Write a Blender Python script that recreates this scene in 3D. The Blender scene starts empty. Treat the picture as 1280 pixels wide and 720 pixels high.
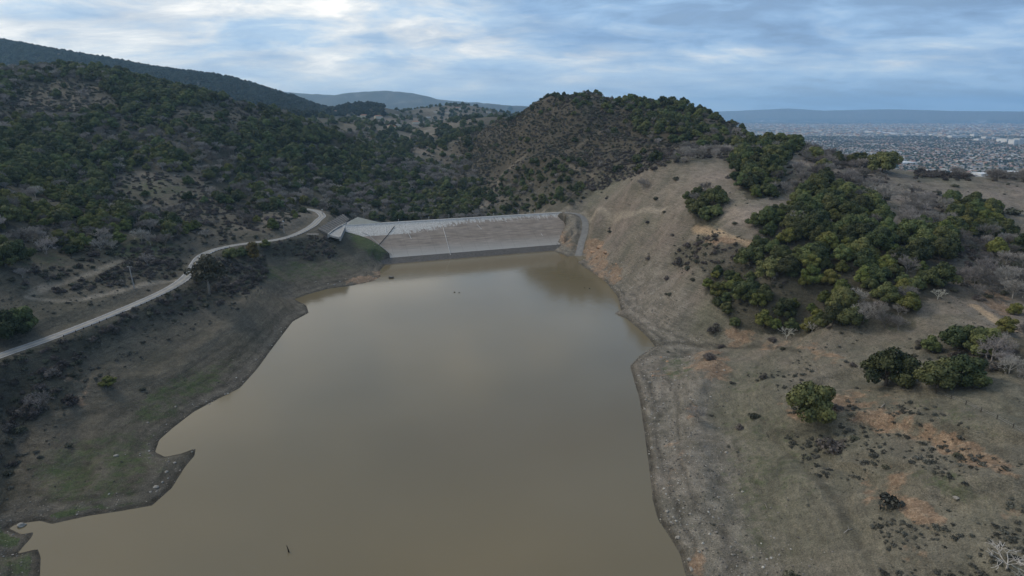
import bpy, math, random
import numpy as np
from mathutils import Vector, Matrix

R = math.radians
random.seed(7)
rng = np.random.default_rng(11)
scn = bpy.context.scene
COL = scn.collection

# ------------------------------------------------------------------ camera
F = 790.0                    # focal length in pixels of the 1280 px photograph
PITCH = math.atan(218.0 / F)
CAMZ = 120.0
SP, CP = math.sin(PITCH), math.cos(PITCH)
cd = bpy.data.cameras.new('camera')
cam = bpy.data.objects.new('camera', cd)
COL.objects.link(cam)
cd.sensor_width = 36.0
cd.lens = 36.0 * F / 1280.0
cd.clip_start = 0.5
cd.clip_end = 150000.0
cam.location = (0, 0, CAMZ)
cam.rotation_euler = (math.pi / 2 - PITCH, 0, 0)
scn.camera = cam

# ------------------------------------------------------------------ world: overcast sky
world = bpy.data.worlds.new('World')
scn.world = world
world.use_nodes = True
SUN_EL, SUN_AZ = 38.0, -55.0      # degrees; azimuth from +Y towards +X
def build_world():
    nt = world.node_tree
    nt.nodes.clear()
    N, L = nt.nodes.new, nt.links.new
    out = N('ShaderNodeOutputWorld')
    bg_sky = N('ShaderNodeBackground'); bg_sky.inputs[1].default_value = 0.085
    sky = N('ShaderNodeTexSky'); sky.sky_type = 'NISHITA'; sky.sun_disc = False
    sky.sun_elevation = R(SUN_EL); sky.sun_rotation = R(SUN_AZ)
    sky.air_density = 1.2; sky.dust_density = 1.5
    L(sky.outputs[0], bg_sky.inputs[0])
    tc = N('ShaderNodeTexCoord')
    sep = N('ShaderNodeSeparateXYZ'); L(tc.outputs['Generated'], sep.inputs[0])
    def M(op, a, b=None, clamp=False):
        m = N('ShaderNodeMath'); m.operation = op; m.use_clamp = clamp
        for i, v in enumerate((a, b)):
            if v is None: continue
            if isinstance(v, (int, float)): m.inputs[i].default_value = v
            else: L(v, m.inputs[i])
        return m.outputs[0]
    zc = M('MAXIMUM', sep.outputs[2], 0.0)
    den = M('ADD', zc, 0.17)
    cx = M('DIVIDE', sep.outputs[0], den)
    cy = M('DIVIDE', sep.outputs[1], den)
    comb = N('ShaderNodeCombineXYZ'); L(cx, comb.inputs[0]); L(cy, comb.inputs[1])
    def noise(scale, detail, rough, sx=1.0, sy=1.0, off=(0, 0, 0), dist=0.0, rot=0.0):
        mp = N('ShaderNodeMapping'); mp.inputs['Scale'].default_value = (sx, sy, 1)
        mp.inputs['Location'].default_value = off; mp.inputs['Rotation'].default_value = (0, 0, rot)
        L(comb.outputs[0], mp.inputs[0])
        n = N('ShaderNodeTexNoise'); n.inputs['Scale'].default_value = scale
        n.inputs['Detail'].default_value = detail; n.inputs['Roughness'].default_value = rough
        n.inputs['Distortion'].default_value = dist
        L(mp.outputs[0], n.inputs['Vector']); return n.outputs['Fac']
    n1 = noise(0.8, 9, 0.58, 0.9, 1.0, (3.1, 1.7, 0), 0.4, 0.25)     # big banks
    n2 = noise(3.2, 7, 0.62, 0.8, 1.1, (7.7, 2.2, 0), 0.5, 0.35)     # wisps
    n3 = noise(1.6, 6, 0.55, 0.8, 1.0, (1.2, 9.4, 0), 0.2, -0.15)
    # brighter to the left, bluer to the right
    side = M('MULTIPLY', sep.outputs[0], -0.22)
    a = M('ADD', M('ADD', M('MULTIPLY', n1, 0.86), M('MULTIPLY', n2, 0.40)), M('ADD', side, -0.09))
    ramp = N('ShaderNodeValToRGB')
    e = ramp.color_ramp.elements
    e[0].position = 0.36; e[0].color = (0.190, 0.310, 0.520, 1)
    e[1].position = 0.64; e[1].color = (0.70, 0.73, 0.75, 1)
    m_ = ramp.color_ramp.elements.new(0.45); m_.color = (0.280, 0.430, 0.640, 1)
    m_ = ramp.color_ramp.elements.new(0.72); m_.color = (1.0, 0.97, 0.91, 1)
    m_ = ramp.color_ramp.elements.new(0.54); m_.color = (0.420, 0.550, 0.700, 1)
    L(a, ramp.inputs[0])
    # thick darker bases higher up
    dk = N('ShaderNodeMapRange'); dk.inputs[1].default_value = 0.42; dk.inputs[2].default_value = 0.66
    dk.inputs[3].default_value = 1.08; dk.inputs[4].default_value = 0.78; L(n3, dk.inputs[0])
    dm = N('ShaderNodeMix'); dm.data_type = 'RGBA'; dm.blend_type = 'MULTIPLY'
    dm.inputs['Factor'].default_value = 1.0
    L(ramp.outputs[0], dm.inputs['A'])
    dc = N('ShaderNodeCombineColor')
    L(dk.outputs[0], dc.inputs[0])
    L(M('POWER', dk.outputs[0], 0.85), dc.inputs[1]); L(M('POWER', dk.outputs[0], 0.6), dc.inputs[2])
    L(dc.outputs[0], dm.inputs['B'])
    # thin light band of cloud near the horizon
    hz = N('ShaderNodeMapRange'); hz.inputs[1].default_value = 0.0; hz.inputs[2].default_value = 0.10
    hz.inputs[3].default_value = 1.0; hz.inputs[4].default_value = 0.0; hz.interpolation_type = 'SMOOTHSTEP'
    L(sep.outputs[2], hz.inputs[0])
    hc = N('ShaderNodeMix'); hc.data_type = 'RGBA'
    L(M('MULTIPLY', hz.outputs[0], 0.60), hc.inputs['Factor'])
    L(dm.outputs['Result'], hc.inputs['A'])
    lr = N('ShaderNodeMapRange'); lr.inputs[1].default_value = -0.35; lr.inputs[2].default_value = 0.45
    L(sep.outputs[0], lr.inputs[0])
    hcol = N('ShaderNodeMix'); hcol.data_type = 'RGBA'; L(lr.outputs[0], hcol.inputs['Factor'])
    hcol.inputs['A'].default_value = (0.74, 0.77, 0.76, 1); hcol.inputs['B'].default_value = (0.44, 0.62, 0.80, 1)
    L(hcol.outputs['Result'], hc.inputs['B'])
    bg_c = N('ShaderNodeBackground'); L(hc.outputs['Result'], bg_c.inputs[0]); bg_c.inputs[1].default_value = 1.1
    mix = N('ShaderNodeMixShader')
    cov = N('ShaderNodeMapRange'); cov.inputs[1].default_value = 0.34; cov.inputs[2].default_value = 0.46
    cov.inputs[3].default_value = 0.72; cov.inputs[4].default_value = 0.96; L(a, cov.inputs[0])
    L(cov.outputs[0], mix.inputs[0]); L(bg_sky.outputs[0], mix.inputs[1]); L(bg_c.outputs[0], mix.inputs[2])
    L(mix.outputs[0], out.inputs[0])
build_world()

sl = bpy.data.lights.new('sun', 'SUN')
sl.energy = 1.5; sl.angle = R(16); sl.color = (1.0, 0.90, 0.76)
sun = bpy.data.objects.new('sun', sl); COL.objects.link(sun)
az, el = R(SUN_AZ), R(SUN_EL)
sd_ = Vector((math.sin(az) * math.cos(el), math.cos(az) * math.cos(el), math.sin(el)))
sun.rotation_euler = sd_.to_track_quat('Z', 'Y').to_euler()
sun.location = (0, 0, 400)

scn.view_settings.view_transform = 'Standard'
scn.view_settings.look = 'None'
scn.view_settings.exposure = 0.15
scn.view_settings.gamma = 1.0
scn.view_settings.use_curve_mapping = False
scn.render.engine = 'CYCLES'
scn.cycles.volume_bounces = 2
scn.cycles.max_bounces = 8

# ------------------------------------------------------------------ pixel / world helpers
def ray(px, py):
    u = (px - 640.0) / F; v = (360.0 - py) / F
    return u, CP + v * SP, -SP + v * CP
def C(px, py, Y):
    dx, dy, dz = ray(px, py); t = Y / dy
    return (dx * t, Y, CAMZ + dz * t)
def PZ(px, py, z):
    dx, dy, dz = ray(px, py); t = (z - CAMZ) / dz
    return (dx * t, dy * t, z)
def X(px, Y, z):
    return ((px - 640.0) / F * Y, Y, z)
def project(x, y, z):
    zz = z - CAMZ
    d = y * CP - zz * SP
    up = y * SP + zz * CP
    d = np.where(d < 1.0, 1.0, d)
    return 640 + F * x / d, 360 - F * up / d, d

# ------------------------------------------------------------------ numpy noise
def _hash(ix, iy, seed):
    h = (ix.astype(np.int64) * 374761393 + iy.astype(np.int64) * 668265263 + seed * 1442695041) & 0xffffffff
    h = ((h ^ (h >> 13)) * 1274126177) & 0xffffffff
    h = (h ^ (h >> 16)) & 0xffffffff
    return h
def gnoise(x, y, seed=0):
    x0 = np.floor(x); y0 = np.floor(y); fx = x - x0; fy = y - y0
    ix = x0.astype(np.int64); iy = y0.astype(np.int64)
    u = fx * fx * fx * (fx * (fx * 6 - 15) + 10); v = fy * fy * fy * (fy * (fy * 6 - 15) + 10)
    def g(i, j, dx, dy):
        a = _hash(ix + i, iy + j, seed) * (2 * math.pi / 4294967296.0)
        return np.cos(a) * dx + np.sin(a) * dy
    n00 = g(0, 0, fx, fy); n10 = g(1, 0, fx - 1, fy); n01 = g(0, 1, fx, fy - 1); n11 = g(1, 1, fx - 1, fy - 1)
    return ((n00 * (1 - u) + n10 * u) * (1 - v) + (n01 * (1 - u) + n11 * u) * v) * 1.5
def fbm(x, y, scale, octv=4, seed=0, gain=0.5):
    s = np.zeros_like(x); a = 1.0; f = 1.0 / scale; tot = 0
    for o in range(octv):
        s += a * gnoise(x * f + 17.3 * o, y * f - 9.1 * o, seed + o); tot += a; a *= gain; f *= 2.03
    return s / tot
def ridged(x, y, scale, octv=3, seed=0):
    s = np.zeros_like(x); a = 1.0; f = 1.0 / scale; tot = 0
    for o in range(octv):
        s += a * (1 - 2 * np.abs(gnoise(x * f + 5.3 * o, y * f - 3.1 * o, seed + o))); tot += a; a *= 0.5; f *= 2.1
    return s / tot
def sstep(a, b, x):
    t = np.clip((x - a) / (b - a), 0, 1); return t * t * (3 - 2 * t)

# ------------------------------------------------------------------ the shape of the land
SHORE_PX = [(858,720),(850,692),(838,672),(823,650),(816,625),(812,585),(806,540),(800,500),(793,476),(788,458),
  (800,445),(819,433),(812,424),(800,412),(783,398),(768,392),(777,388),(772,370),(757,352),(737,338),(718,325),(704,318),(692,314),
  'DAM',(494,322),(481,331),(475,338),(476,346),(465,352),(440,357),(410,361),(385,368),(368,374),(383,382),(386,391),
  (366,402),(352,420),(337,440),(321,462),(300,485),(270,500),(242,515),(216,535),(199,550),(194,565),(206,571),(226,567),(245,560),
  (243,570),(232,583),(215,610),(190,632),(150,639),(110,645),(65,655),(50,651),(22,655),(10,660),(27,668),(42,665),(40,671),(26,687),(22,692),(47,686),(51,696),(50,720)]
# the sloping face of the dam is a plane; its line on the hillside bounds the basin
_A, _B, _C = (np.array(PZ(494, 321, 3.5)), np.array(PZ(692, 305, 3.5)), np.array(PZ(560, 275.4, 26.0)))
_N = np.cross(_B - _A, _C - _A)
def on_face(px, py):
    d = np.array(ray(px, py)); o = np.array([0, 0, CAMZ]); t = np.dot(_A - o, _N) / np.dot(d, _N); return tuple(o + d * t)
ABUT_R = [on_face(*p) for p in [(694, 305.5), (699, 298), (706, 284), (706, 270)]]
ABUT_L = [on_face(*p) for p in [(430, 284), (431, 291), (452, 290.5), (462, 294), (474, 304.5), (484, 313), (490, 318.5)]]
SHORE = []
for q_ in SHORE_PX:
    if q_ == 'DAM': SHORE += [p[:2] for p in ABUT_R] + [p[:2] for p in ABUT_L]
    else: SHORE.append(PZ(q_[0], q_[1], 0.0)[:2])
SHORE = SHORE + [(-128, 100), (-112, 0), (-92, -160), (62, -160), (56, 0), (50, 100)]
SHORE = np.array(SHORE)
ROAD_PX = [(-90,478,27),(0,445,27),(60,424,27),(120,401,27),(180,376,27),(215,359,27),(234,345,27),(243,331,27.5),(252,320,28),(270,312,28),(292,307,28),
  (320,303,28),(345,300,28),(365,295,28),(381,288,28),(392,281,28),(398,275,28),(403,270,28),(396,264,28),(380,261,28.5)]
ROAD = np.array([PZ(*p) for p in ROAD_PX])
RAMP = np.array([PZ(*p) for p in [(706,266,27),(722,268,26.5),(731,276,22),(731,290,14.5),(727,303,7.5),(724,315,2.0),(721,330,-4)]])

ctrl = list(ABUT_R) + list(ABUT_L)
# left bank, hill and second ridge
for p in [(20,600,3),(0,560,8),(60,600,3.5),(150,600,2.5),(120,560,5),(60,540,8),(0,500,15),(80,500,12),(160,500,7),(220,480,6),(150,450,14),(60,460,21),
          (250,450,7),(300,430,6),(230,400,16),(300,380,13),(330,400,7),(340,350,10),(400,340,7),(440,330,7),(280,345,20),(350,320,17),(420,310,15),
          (10,705,4),(30,710,4),(0,680,5),(12,676,2.5),
          (0,385,37),(60,375,33),(120,372,31),(190,350,30),(60,350,38),(0,340,47),(130,330,37),(200,320,33),(130,300,44),(60,300,50),(250,300,32),(205,290,40),
          (300,290,32),(350,285,31),(370,275,33),
          (1050,720,14),(1280,720,28),(950,640,8),(1100,640,19),(1200,640,26),(880,680,2),(880,560,5),(960,560,9),(1080,560,19),(1180,560,27),(1280,600,33),(1280,540,35),
          (870,480,6),(950,480,12),(1013,500,17),(1100,480,25),(1180,490,31),(1280,470,36),(1280,410,38),
          (830,450,4),(870,427,3.5),(940,433,8),(1000,430,14),(1100,430,26),(1200,430,34),(880,452,8),(920,450,11),
          (800,392,5),(830,380,12),(900,390,18),(950,400,22),(1050,400,31),(1150,400,36),
          (800,340,14),(860,340,24),(920,340,34),(1000,340,43),(1100,340,46),(1200,340,47),
          (760,300,14),(820,300,33),(880,300,46),(960,290,54),(1040,290,57),(1120,290,57),(1200,290,55),
          (740,280,24),(800,270,42),(860,260,57),(920,260,62),(1000,250,66),(1080,250,66),(1160,250,63),
          (740,262,31),(770,266,36),
          (440,300,17),(455,300,14),(468,308,8.5),(425,291,24),(415,300,22),(390,305,22),
          (714,275,23),(712,290,14)]:
    ctrl.append(PZ(*p))
for p in [(0,250,420),(0,170,600),(0,110,800),(0,91,880),(60,88,900),(60,250,440),(60,170,640),(120,250,500),(130,200,620),(130,150,740),(130,90,920),(200,107,930),
          (250,250,560),(250,200,680),(250,150,800),(250,120,900),(300,133,930),(350,265,600),(350,240,680),(350,200,780),(350,165,880),(350,145,960),
          (430,262,650),(430,230,780),(430,200,880),(430,174,980),(500,262,720),(500,230,850),(500,205,960),(560,262,760),(560,235,900),(560,215,1050),
          (620,258,740),(620,230,860),(600,200,1000),
          (700,254,640),(700,230,700),(700,200,760),(700,160,830),(700,128,900),(675,133,930),(650,230,780),(650,200,850),(650,165,930),(650,143,990),(620,152,1080),(600,162,1200),
          (760,255,570),(760,235,620),(760,205,700),(760,170,780),(760,133,870),(730,127,880),(800,132,850),(820,128,835),
          (780,240,545),(800,222,540),(850,206,520),(900,206,500),(830,197,620),(830,172,700),(830,152,760),(838,127,830),(880,143,800),(900,157,740),(940,178,640),(990,188,560),
          (880,195,600),(920,195,560),
          (1050,212,500),(1120,219,500),(1200,224,490),(1280,229,480),(1280,260,430),(1280,310,350),(1280,360,290)]:
    ctrl.append(C(*p))
ctrl += [X(0,1200,110),X(130,1200,120),X(250,1200,95),X(350,1250,75),X(430,1250,55),X(520,1300,45),X(-200,200,50),X(-200,400,100),X(-200,800,190),X(-200,1200,150),
         X(1450,150,32),X(1450,300,52),X(1450,500,68),X(1450,800,-10),(-200,50,32),(-300,100,60),(105,25,20),(200,0,42),(150,-120,30),(-150,-120,30),
         X(1000,800,10),X(1100,760,10),X(1280,760,5),X(900,1000,50),X(1000,1100,-60),X(1280,1100,-110),X(830,1050,85),X(700,1150,90),X(760,1080,85),X(650,1300,80),
         X(850,1400,-60),X(1180,640,40),X(1050,640,55),(-120,655,3),(-60,680,0),(0,680,4),(-150,640,10)]
for q_ in SHORE_PX[::2]:
    if q_ != 'DAM': ctrl.append(PZ(q_[0], q_[1], 0.0))
for p in ROAD[:, :]:
    ctrl.append(tuple(p))
ctrl = np.array(ctrl, dtype=float)
CC = 14.0
def rbf_fit(P):
    xy = P[:, :2] / 100.0
    d = np.sqrt(((xy[:, None] - xy[None]) ** 2).sum(-1) + (CC / 100) ** 2)
    n = len(P)
    A = np.zeros((n + 3, n + 3)); A[:n, :n] = d - np.eye(n) * 0.02
    A[:n, n] = 1; A[:n, n + 1:] = xy; A[n:, :n] = A[:n, n:].T
    b = np.zeros(n + 3); b[:n] = P[:, 2]
    return np.linalg.solve(A, b)
RW = rbf_fit(ctrl)
def rbf_eval(x, y):
    out = np.empty_like(x); xy = ctrl[:, :2] / 100.0; n = len(ctrl)
    for s in range(0, len(x), 40000):
        a = x[s:s + 40000] / 100; b = y[s:s + 40000] / 100
        d = np.sqrt((a[:, None] - xy[None, :, 0]) ** 2 + (b[:, None] - xy[None, :, 1]) ** 2 + (CC / 100) ** 2)
        out[s:s + 40000] = d @ RW[:n] + RW[n] + RW[n + 1] * a + RW[n + 2] * b
    return out
def seg_dist(x, y, poly, closed=False, zs=None):
    """distance to a polyline; optionally the height interpolated at the nearest point"""
    best = np.full(len(x), 1e18); zz = np.zeros(len(x))
    n = len(poly)
    for i in range(n if closed else n - 1):
        a = poly[i]; b = poly[(i + 1) % n]
        ex, ey = b[0] - a[0], b[1] - a[1]; L2 = ex * ex + ey * ey + 1e-9
        t = np.clip(((x - a[0]) * ex + (y - a[1]) * ey) / L2, 0, 1)
        d = (x - a[0] - t * ex) ** 2 + (y - a[1] - t * ey) ** 2
        m = d < best
        best = np.where(m, d, best)
        if zs is not None:
            zz = np.where(m, zs[i] + t * (zs[(i + 1) % n] - zs[i]), zz)
    return (np.sqrt(best), zz) if zs is not None else np.sqrt(best)
def in_poly(x, y, poly):
    c = np.zeros(len(x), bool); n = len(poly)
    for i in range(n):
        x1, y1 = poly[i][:2]; x2, y2 = poly[(i + 1) % n][:2]
        if y1 == y2: continue
        m = ((y1 > y) != (y2 > y)) & (x < (x2 - x1) * (y - y1) / (y2 - y1) + x1)
        c ^= m
    return c
def shore_sd(x, y):
    out = np.full(len(x), 1e4)
    m = (y < 900) & (np.abs(x) < 700)
    d = seg_dist(x[m], y[m], SHORE, True)
    out[m] = np.where(in_poly(x[m], y[m], SHORE), -d, d)
    return out
RIDGES = [  # (crest points as pixel x, pixel y, distance), side slope, rounding, noise
  ([(-260,22,3200),(-100,34,3100),(0,52,3000),(100,70,2900),(200,87,2800),(270,97,2700),(320,114,2600),(370,134,2450),(430,155,2300),(480,176,2100)], 0.30, 80, 14),
  ([(300,136,1800),(380,145,1700),(430,150,1600),(462,160,1500),(490,176,1400)], 0.28, 50, 6),
  ([(395,143,2800),(425,139,2700),(455,131,2600),(480,135,2550),(500,146,2500)], 0.22, 60, 5),
  ([(455,152,2200),(475,144,2150),(490,149,2100),(505,162,2000)], 0.22, 60, 3),
  ([(500,146,3200),(530,137,3100),(555,132,3000),(580,131,2950),(600,136,2900),(640,142,2900)], 0.20, 70, 8),
  ([(530,170,1900),(548,157,1900),(570,150,1850),(600,148,1750),(620,146,1600)], 0.25, 50, 5),
  ([(505,196,1450),(520,188,1500),(545,180,1550)], 0.22, 40, 2),
  ([(250,108,11500),(345,113,11500),(380,117,11400),(420,119,11200),(450,115,11000),(480,113,11000),(510,116,10800),(540,122,10500),(560,125,10500),(600,129,10400),(640,132,10400),(760,138,10400)], 0.30, 150, 60),
  ([(560,131,22000),(600,132,22000),(650,136,22000),(720,139,22000),(800,141,22000)], 0.2, 300, 60),
  ([(780,140,27000),(860,140.5,27000),(920,138.5,27000),(985,135.5,27000),(1030,138,27000),(1110,136.5,27000),(1200,137.5,27000),(1300,138.5,27000),(1420,138,27000),(1600,139,27000)], 0.28, 300, 30),
]
for r_ in RIDGES[-1:]:      # the range curves round the far side of the plain
    for i_, (a, b, Y_) in enumerate(r_[0]): r_[0][i_] = (a, b + (1.0 if a > 1150 else 0), 26300 / math.sqrt(1 + ((a - 640) / 760.0) ** 2))
SCARPS = [
  ([(1040,497),(1090,506),(1140,528),(1190,552),(1240,572),(1320,600)], 28, 3.4, 2.6, 'step'),
  ([(1010,470),(1040,462),(1090,470),(1120,492)], 22, 2.0, 2.0, 'step'),
  ([(1080,585),(1110,612),(1150,638),(1190,650),(1240,662),(1310,668)], 20, 2.6, 2.2, 'step'),
  ([(1010,515),(1050,560),(1100,600)], 16, 1.6, 2.0, 'step'),
  ([(935,436),(915,470),(912,520),(925,590),(950,660),(980,740)], 8, -2.0, 11, 'gully'),
  ([(884,440),(868,500),(858,560),(866,620),(884,690)], 6, 1.6, 6, 'ridge'),
  ([(955,505),(968,548),(1003,580),(1044,622),(1058,655),(1080,700)], 12, -1.0, 2.2, 'gully'),
  ([(1010,436),(940,436),(880,430),(845,436)], 7, -1.4, 4.0, 'gully'),
  ([(830,300),(800,340),(770,350)], 20, -1.6, 4, 'gully'), ([(870,330),(830,365),(800,385)], 20, -1.6, 4, 'gully'),
  ([(190,560),(130,560),(60,590)], 5, -.8, 4, 'gully'), ([(8,470),(14,520),(10,580),(12,650)], 8, -3.0, 4.5, 'gully'),
  ([(330,350),(280,400),(200,450),(120,470)], 16, 1.5, 5, 'ridge'), ([(120,440),(95,500),(85,560)], 16, -1.6, 4, 'gully'),
]
def terrain(x, y):
    x = np.asarray(x, float); y = np.asarray(y, float)
    u = x / np.maximum(np.abs(y), 200)
    lf = sstep(0.10, -0.06, u)
    base = -140 + lf * (140 + 58 * sstep(1100, 2600, y)) - 200 * lf * sstep(4500, 9000, y)
    base = base + 6 * fbm(x, y, 700, 4, 3) * sstep(1400, 3000, y)
    far = base.copy()
    fm = y > 800
    for pts, slope, rnd, nz in RIDGES:
        P = [C(*p) for p in pts]
        Pm = [(p[0], p[1]) for p in P]; zs = [p[2] for p in P]
        xx, yy = x[fm], y[fm]
        wob = nz * 2.5
        xx2 = xx + wob * fbm(xx, yy, 14 * nz + 90, 3, 21); yy2 = yy + wob * fbm(xx, yy, 14 * nz + 90, 3, 22)
        d, zc = seg_dist(xx2, yy2, Pm, False, zs)
        gul = ridged(xx, yy, 60 + nz * 14, 4, 31) * nz
        h = zc - slope * (np.sqrt(d * d + rnd * rnd) - rnd) + gul * sstep(0, 3 * rnd, d) + 0.25 * nz * fbm(xx, yy, 40 + nz * 3, 3, 41)
        far[fm] = np.maximum(far[fm], h)
    near_m = (y < 1800) & (np.abs(x) < 2200)
    Hn = np.full(len(x), -400.0)
    xn, yn = x[near_m], y[near_m]
    Hn_ = rbf_eval(xn, yn)
    sd = shore_sd(x, y)
    sdn = sd[near_m]
    rd, rz = seg_dist(xn, yn, ROAD[:, :2], False, ROAD[:, 2])
    pd, pz = seg_dist(xn, yn, RAMP[:, :2], False, RAMP[:, 2])
    px, py, dd = project(xn, yn, Hn_)
    # how rough each area is
    calm = sstep(6, 60, sdn) * sstep(6, 30, rd) * sstep(3, 18, pd)
    hilly = sstep(540, 680, yn) * sstep(0, 60, sdn)
    left = sstep(-150, -260, xn)
    gull = ridged(xn + 0.35 * yn + 20 * fbm(xn, yn, 120, 2, 5), yn * 0.55, 105, 4, 9)
    n = calm * (0.7 * fbm(xn, yn, 28, 4, 1) + 1.7 * fbm(xn, yn, 80, 3, 2)) + calm * np.maximum(hilly, left * 0.6) * ((7.5 + 6 * sstep(-60, 40, xn) * sstep(600, 700, yn)) * (gull - 0.35)) * sstep(1500, 1000, yn)
    # finer relief on the right bank: small scarps
    nearr = sstep(40, 90, xn) * sstep(420, 260, yn)
    n += calm * nearr * 1.6 * ridged(xn, yn, 34, 3, 55)
    rs = sstep(0, 60, xn - 0.1 * yn) * sstep(10, 40, sdn)
    n += calm * rs * (1.5 * ridged(xn * .6 + yn * .8, (yn * .6 - xn * .8) * .45, 42, 4, 87) + .5 * fbm(xn, yn, 11, 3, 88))
    for pts, z_, amp, wid, kind in SCARPS:
        P = np.array([PZ(a, b, z_)[:2] for a, b in pts]); mm = np.where((np.abs(xn - P[:, 0].mean()) < 160) & (np.abs(yn - P[:, 1].mean()) < 160))[0]
        xa = xn[mm] + 5 * fbm(xn[mm], yn[mm], 14, 3, 801); ya = yn[mm] + 5 * fbm(xn[mm], yn[mm], 14, 3, 802)
        d_ = seg_dist(xa, ya, P)
        if kind == 'step':      # ground on the water side of the line lies lower
            cr_ = np.full(len(mm), 1e9); sg = np.zeros(len(mm))
            for i in range(len(P) - 1):
                ex, ey = P[i + 1] - P[i]; L2 = ex * ex + ey * ey; t_ = np.clip(((xa - P[i, 0]) * ex + (ya - P[i, 1]) * ey) / L2, 0, 1)
                dd_ = np.hypot(xa - P[i, 0] - t_ * ex, ya - P[i, 1] - t_ * ey); s_ = np.sign(ex * (ya - P[i, 1]) - ey * (xa - P[i, 0]))
                m_ = dd_ < cr_; cr_ = np.where(m_, dd_, cr_); sg = np.where(m_, s_, sg)
            v = cr_ * sg
            n[mm] += amp * sstep(-wid, wid, v) * np.exp(-(v / (wid * 7)) ** 2)  - amp * .5 * np.exp(-(v / (wid * 7)) ** 2)
        else: n[mm] += amp * np.exp(-(d_ / wid) ** 2)
    n += 0.30 * fbm(xn, yn, 6, 3, 77) * sstep(5, 10, rd) * sstep(3, 8, pd)
    Hn_ = Hn_ + n
    k = sstep(0, 22, sdn)
    behind = ((xn - _A[0]) * (_B[1] - _A[1]) - (yn - _A[1]) * (_B[0] - _A[0])) / np.hypot(_B[0] - _A[0], _B[1] - _A[1]) < 2.0
    behind &= (np.abs(xn - (_A[0] + _B[0]) / 2) < 190) & (yn > 440)
    k = np.where(behind, 1.0, k)
    slope0 = 0.24 + 0.10 * fbm(xn, yn, 30, 2, 66)
    cut = np.minimum(sdn, 2.2) * .42 * sstep(0, 40, xn - .05 * yn + 6)
    Hs = k * np.maximum(Hn_, 0.06 * sdn + 0.5) + (1 - k) * (slope0 * sdn + cut)
    Hw = np.maximum(-7, 0.3 * sdn)
    Hn_ = np.where(sdn > 0, np.where(sdn < 300, Hs, Hn_), Hw)
    # level bench for the road and cut for the boat ramp
    w = sstep(14, 4.5, rd); Hn_ = Hn_ * (1 - w) + rz * w
    w = sstep(11, 4.0, pd) * (sdn > -30); Hn_ = Hn_ * (1 - w) + (pz - 0.05) * w
    fade = sstep(1150, 1600, np.maximum(yn, np.abs(xn) * 0.9))
    Hn_ = Hn_ * (1 - fade) + (-170) * fade
    Hn[near_m] = Hn_
    # smooth maximum of the two
    ks = 18.0
    m = y > 850
    H = Hn.copy()
    df = np.clip((Hn[m] - far[m]) / ks, -30, 30)
    H[m] = np.where(df > 12, Hn[m], far[m] + ks * np.log1p(np.exp(df)) )
    return H, sd

# a fan of quads from behind the camera, finer near and coarser far
AX, AY = 0.0, -170.0
r1 = np.exp(np.arange(math.log(40), math.log(230), 0.010))
r2 = np.exp(np.arange(math.log(230), math.log(1500), 0.0036))
r3 = np.exp(np.arange(math.log(1500), math.log(29500), 0.011))
RR = np.concatenate([r1, r2, r3])
NPHI = 960
PH = np.linspace(R(-58), R(58), NPHI)
LR = np.log(RR)
gx = AX + RR[:, None] * np.sin(PH)[None]; gy = AY + RR[:, None] * np.cos(PH)[None]
HG, SDG = terrain(gx.ravel(), gy.ravel())
HG = HG.reshape(gx.shape); SDG = SDG.reshape(gx.shape)
def ground_z(x, y, G=None):
    G = HG if G is None else G
    x = np.asarray(x, float); y = np.asarray(y, float)
    dx = x - AX; dy = y - AY
    r = np.sqrt(dx * dx + dy * dy); ph = np.arctan2(dx, dy)
    fi = np.interp(np.log(np.maximum(r, 1)), LR, np.arange(len(LR)))
    fj = np.clip((ph - PH[0]) / (PH[1] - PH[0]), 0, NPHI - 1.001)
    i = np.minimum(fi.astype(int), len(LR) - 2); j = fj.astype(int); a = fi - i; b = fj - j
    return (G[i, j] * (1 - a) + G[i + 1, j] * a) * (1 - b) + (G[i, j + 1] * (1 - a) + G[i + 1, j + 1] * a) * b
TT = np.exp(np.linspace(math.log(90), math.log(60000), 1500))
def cast(px, py):
    """where the sight line through a pixel meets the ground"""
    dx, dy, dz = ray(px, py)
    x, y, z = dx * TT, dy * TT, CAMZ + dz * TT
    h = ground_z(x, y)
    below = z < np.maximum(h, 0)
    if not below.any(): return None
    i = int(np.argmax(below)); i0 = max(i - 1, 0)
    a, b = z[i0] - max(h[i0], 0), z[i] - max(h[i], 0)
    t = TT[i0] + (TT[i] - TT[i0]) * (a / (a - b) if a != b else 0)
    X_, Y_ = dx * t, dy * t
    return (X_, Y_, float(ground_z(X_, Y_)), t)
def visible(x, y, z, lift):
    """fraction test: is the point lifted above the ground seen from the camera"""
    n = 90; s = np.linspace(0.12, 0.985, n)
    X_ = x[:, None] * s; Y_ = y[:, None] * s; Z_ = CAMZ + (z + lift - CAMZ)[:, None] * s
    return (Z_ > ground_z(X_.ravel(), Y_.ravel()).reshape(X_.shape) + 0.5).all(1)

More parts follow.
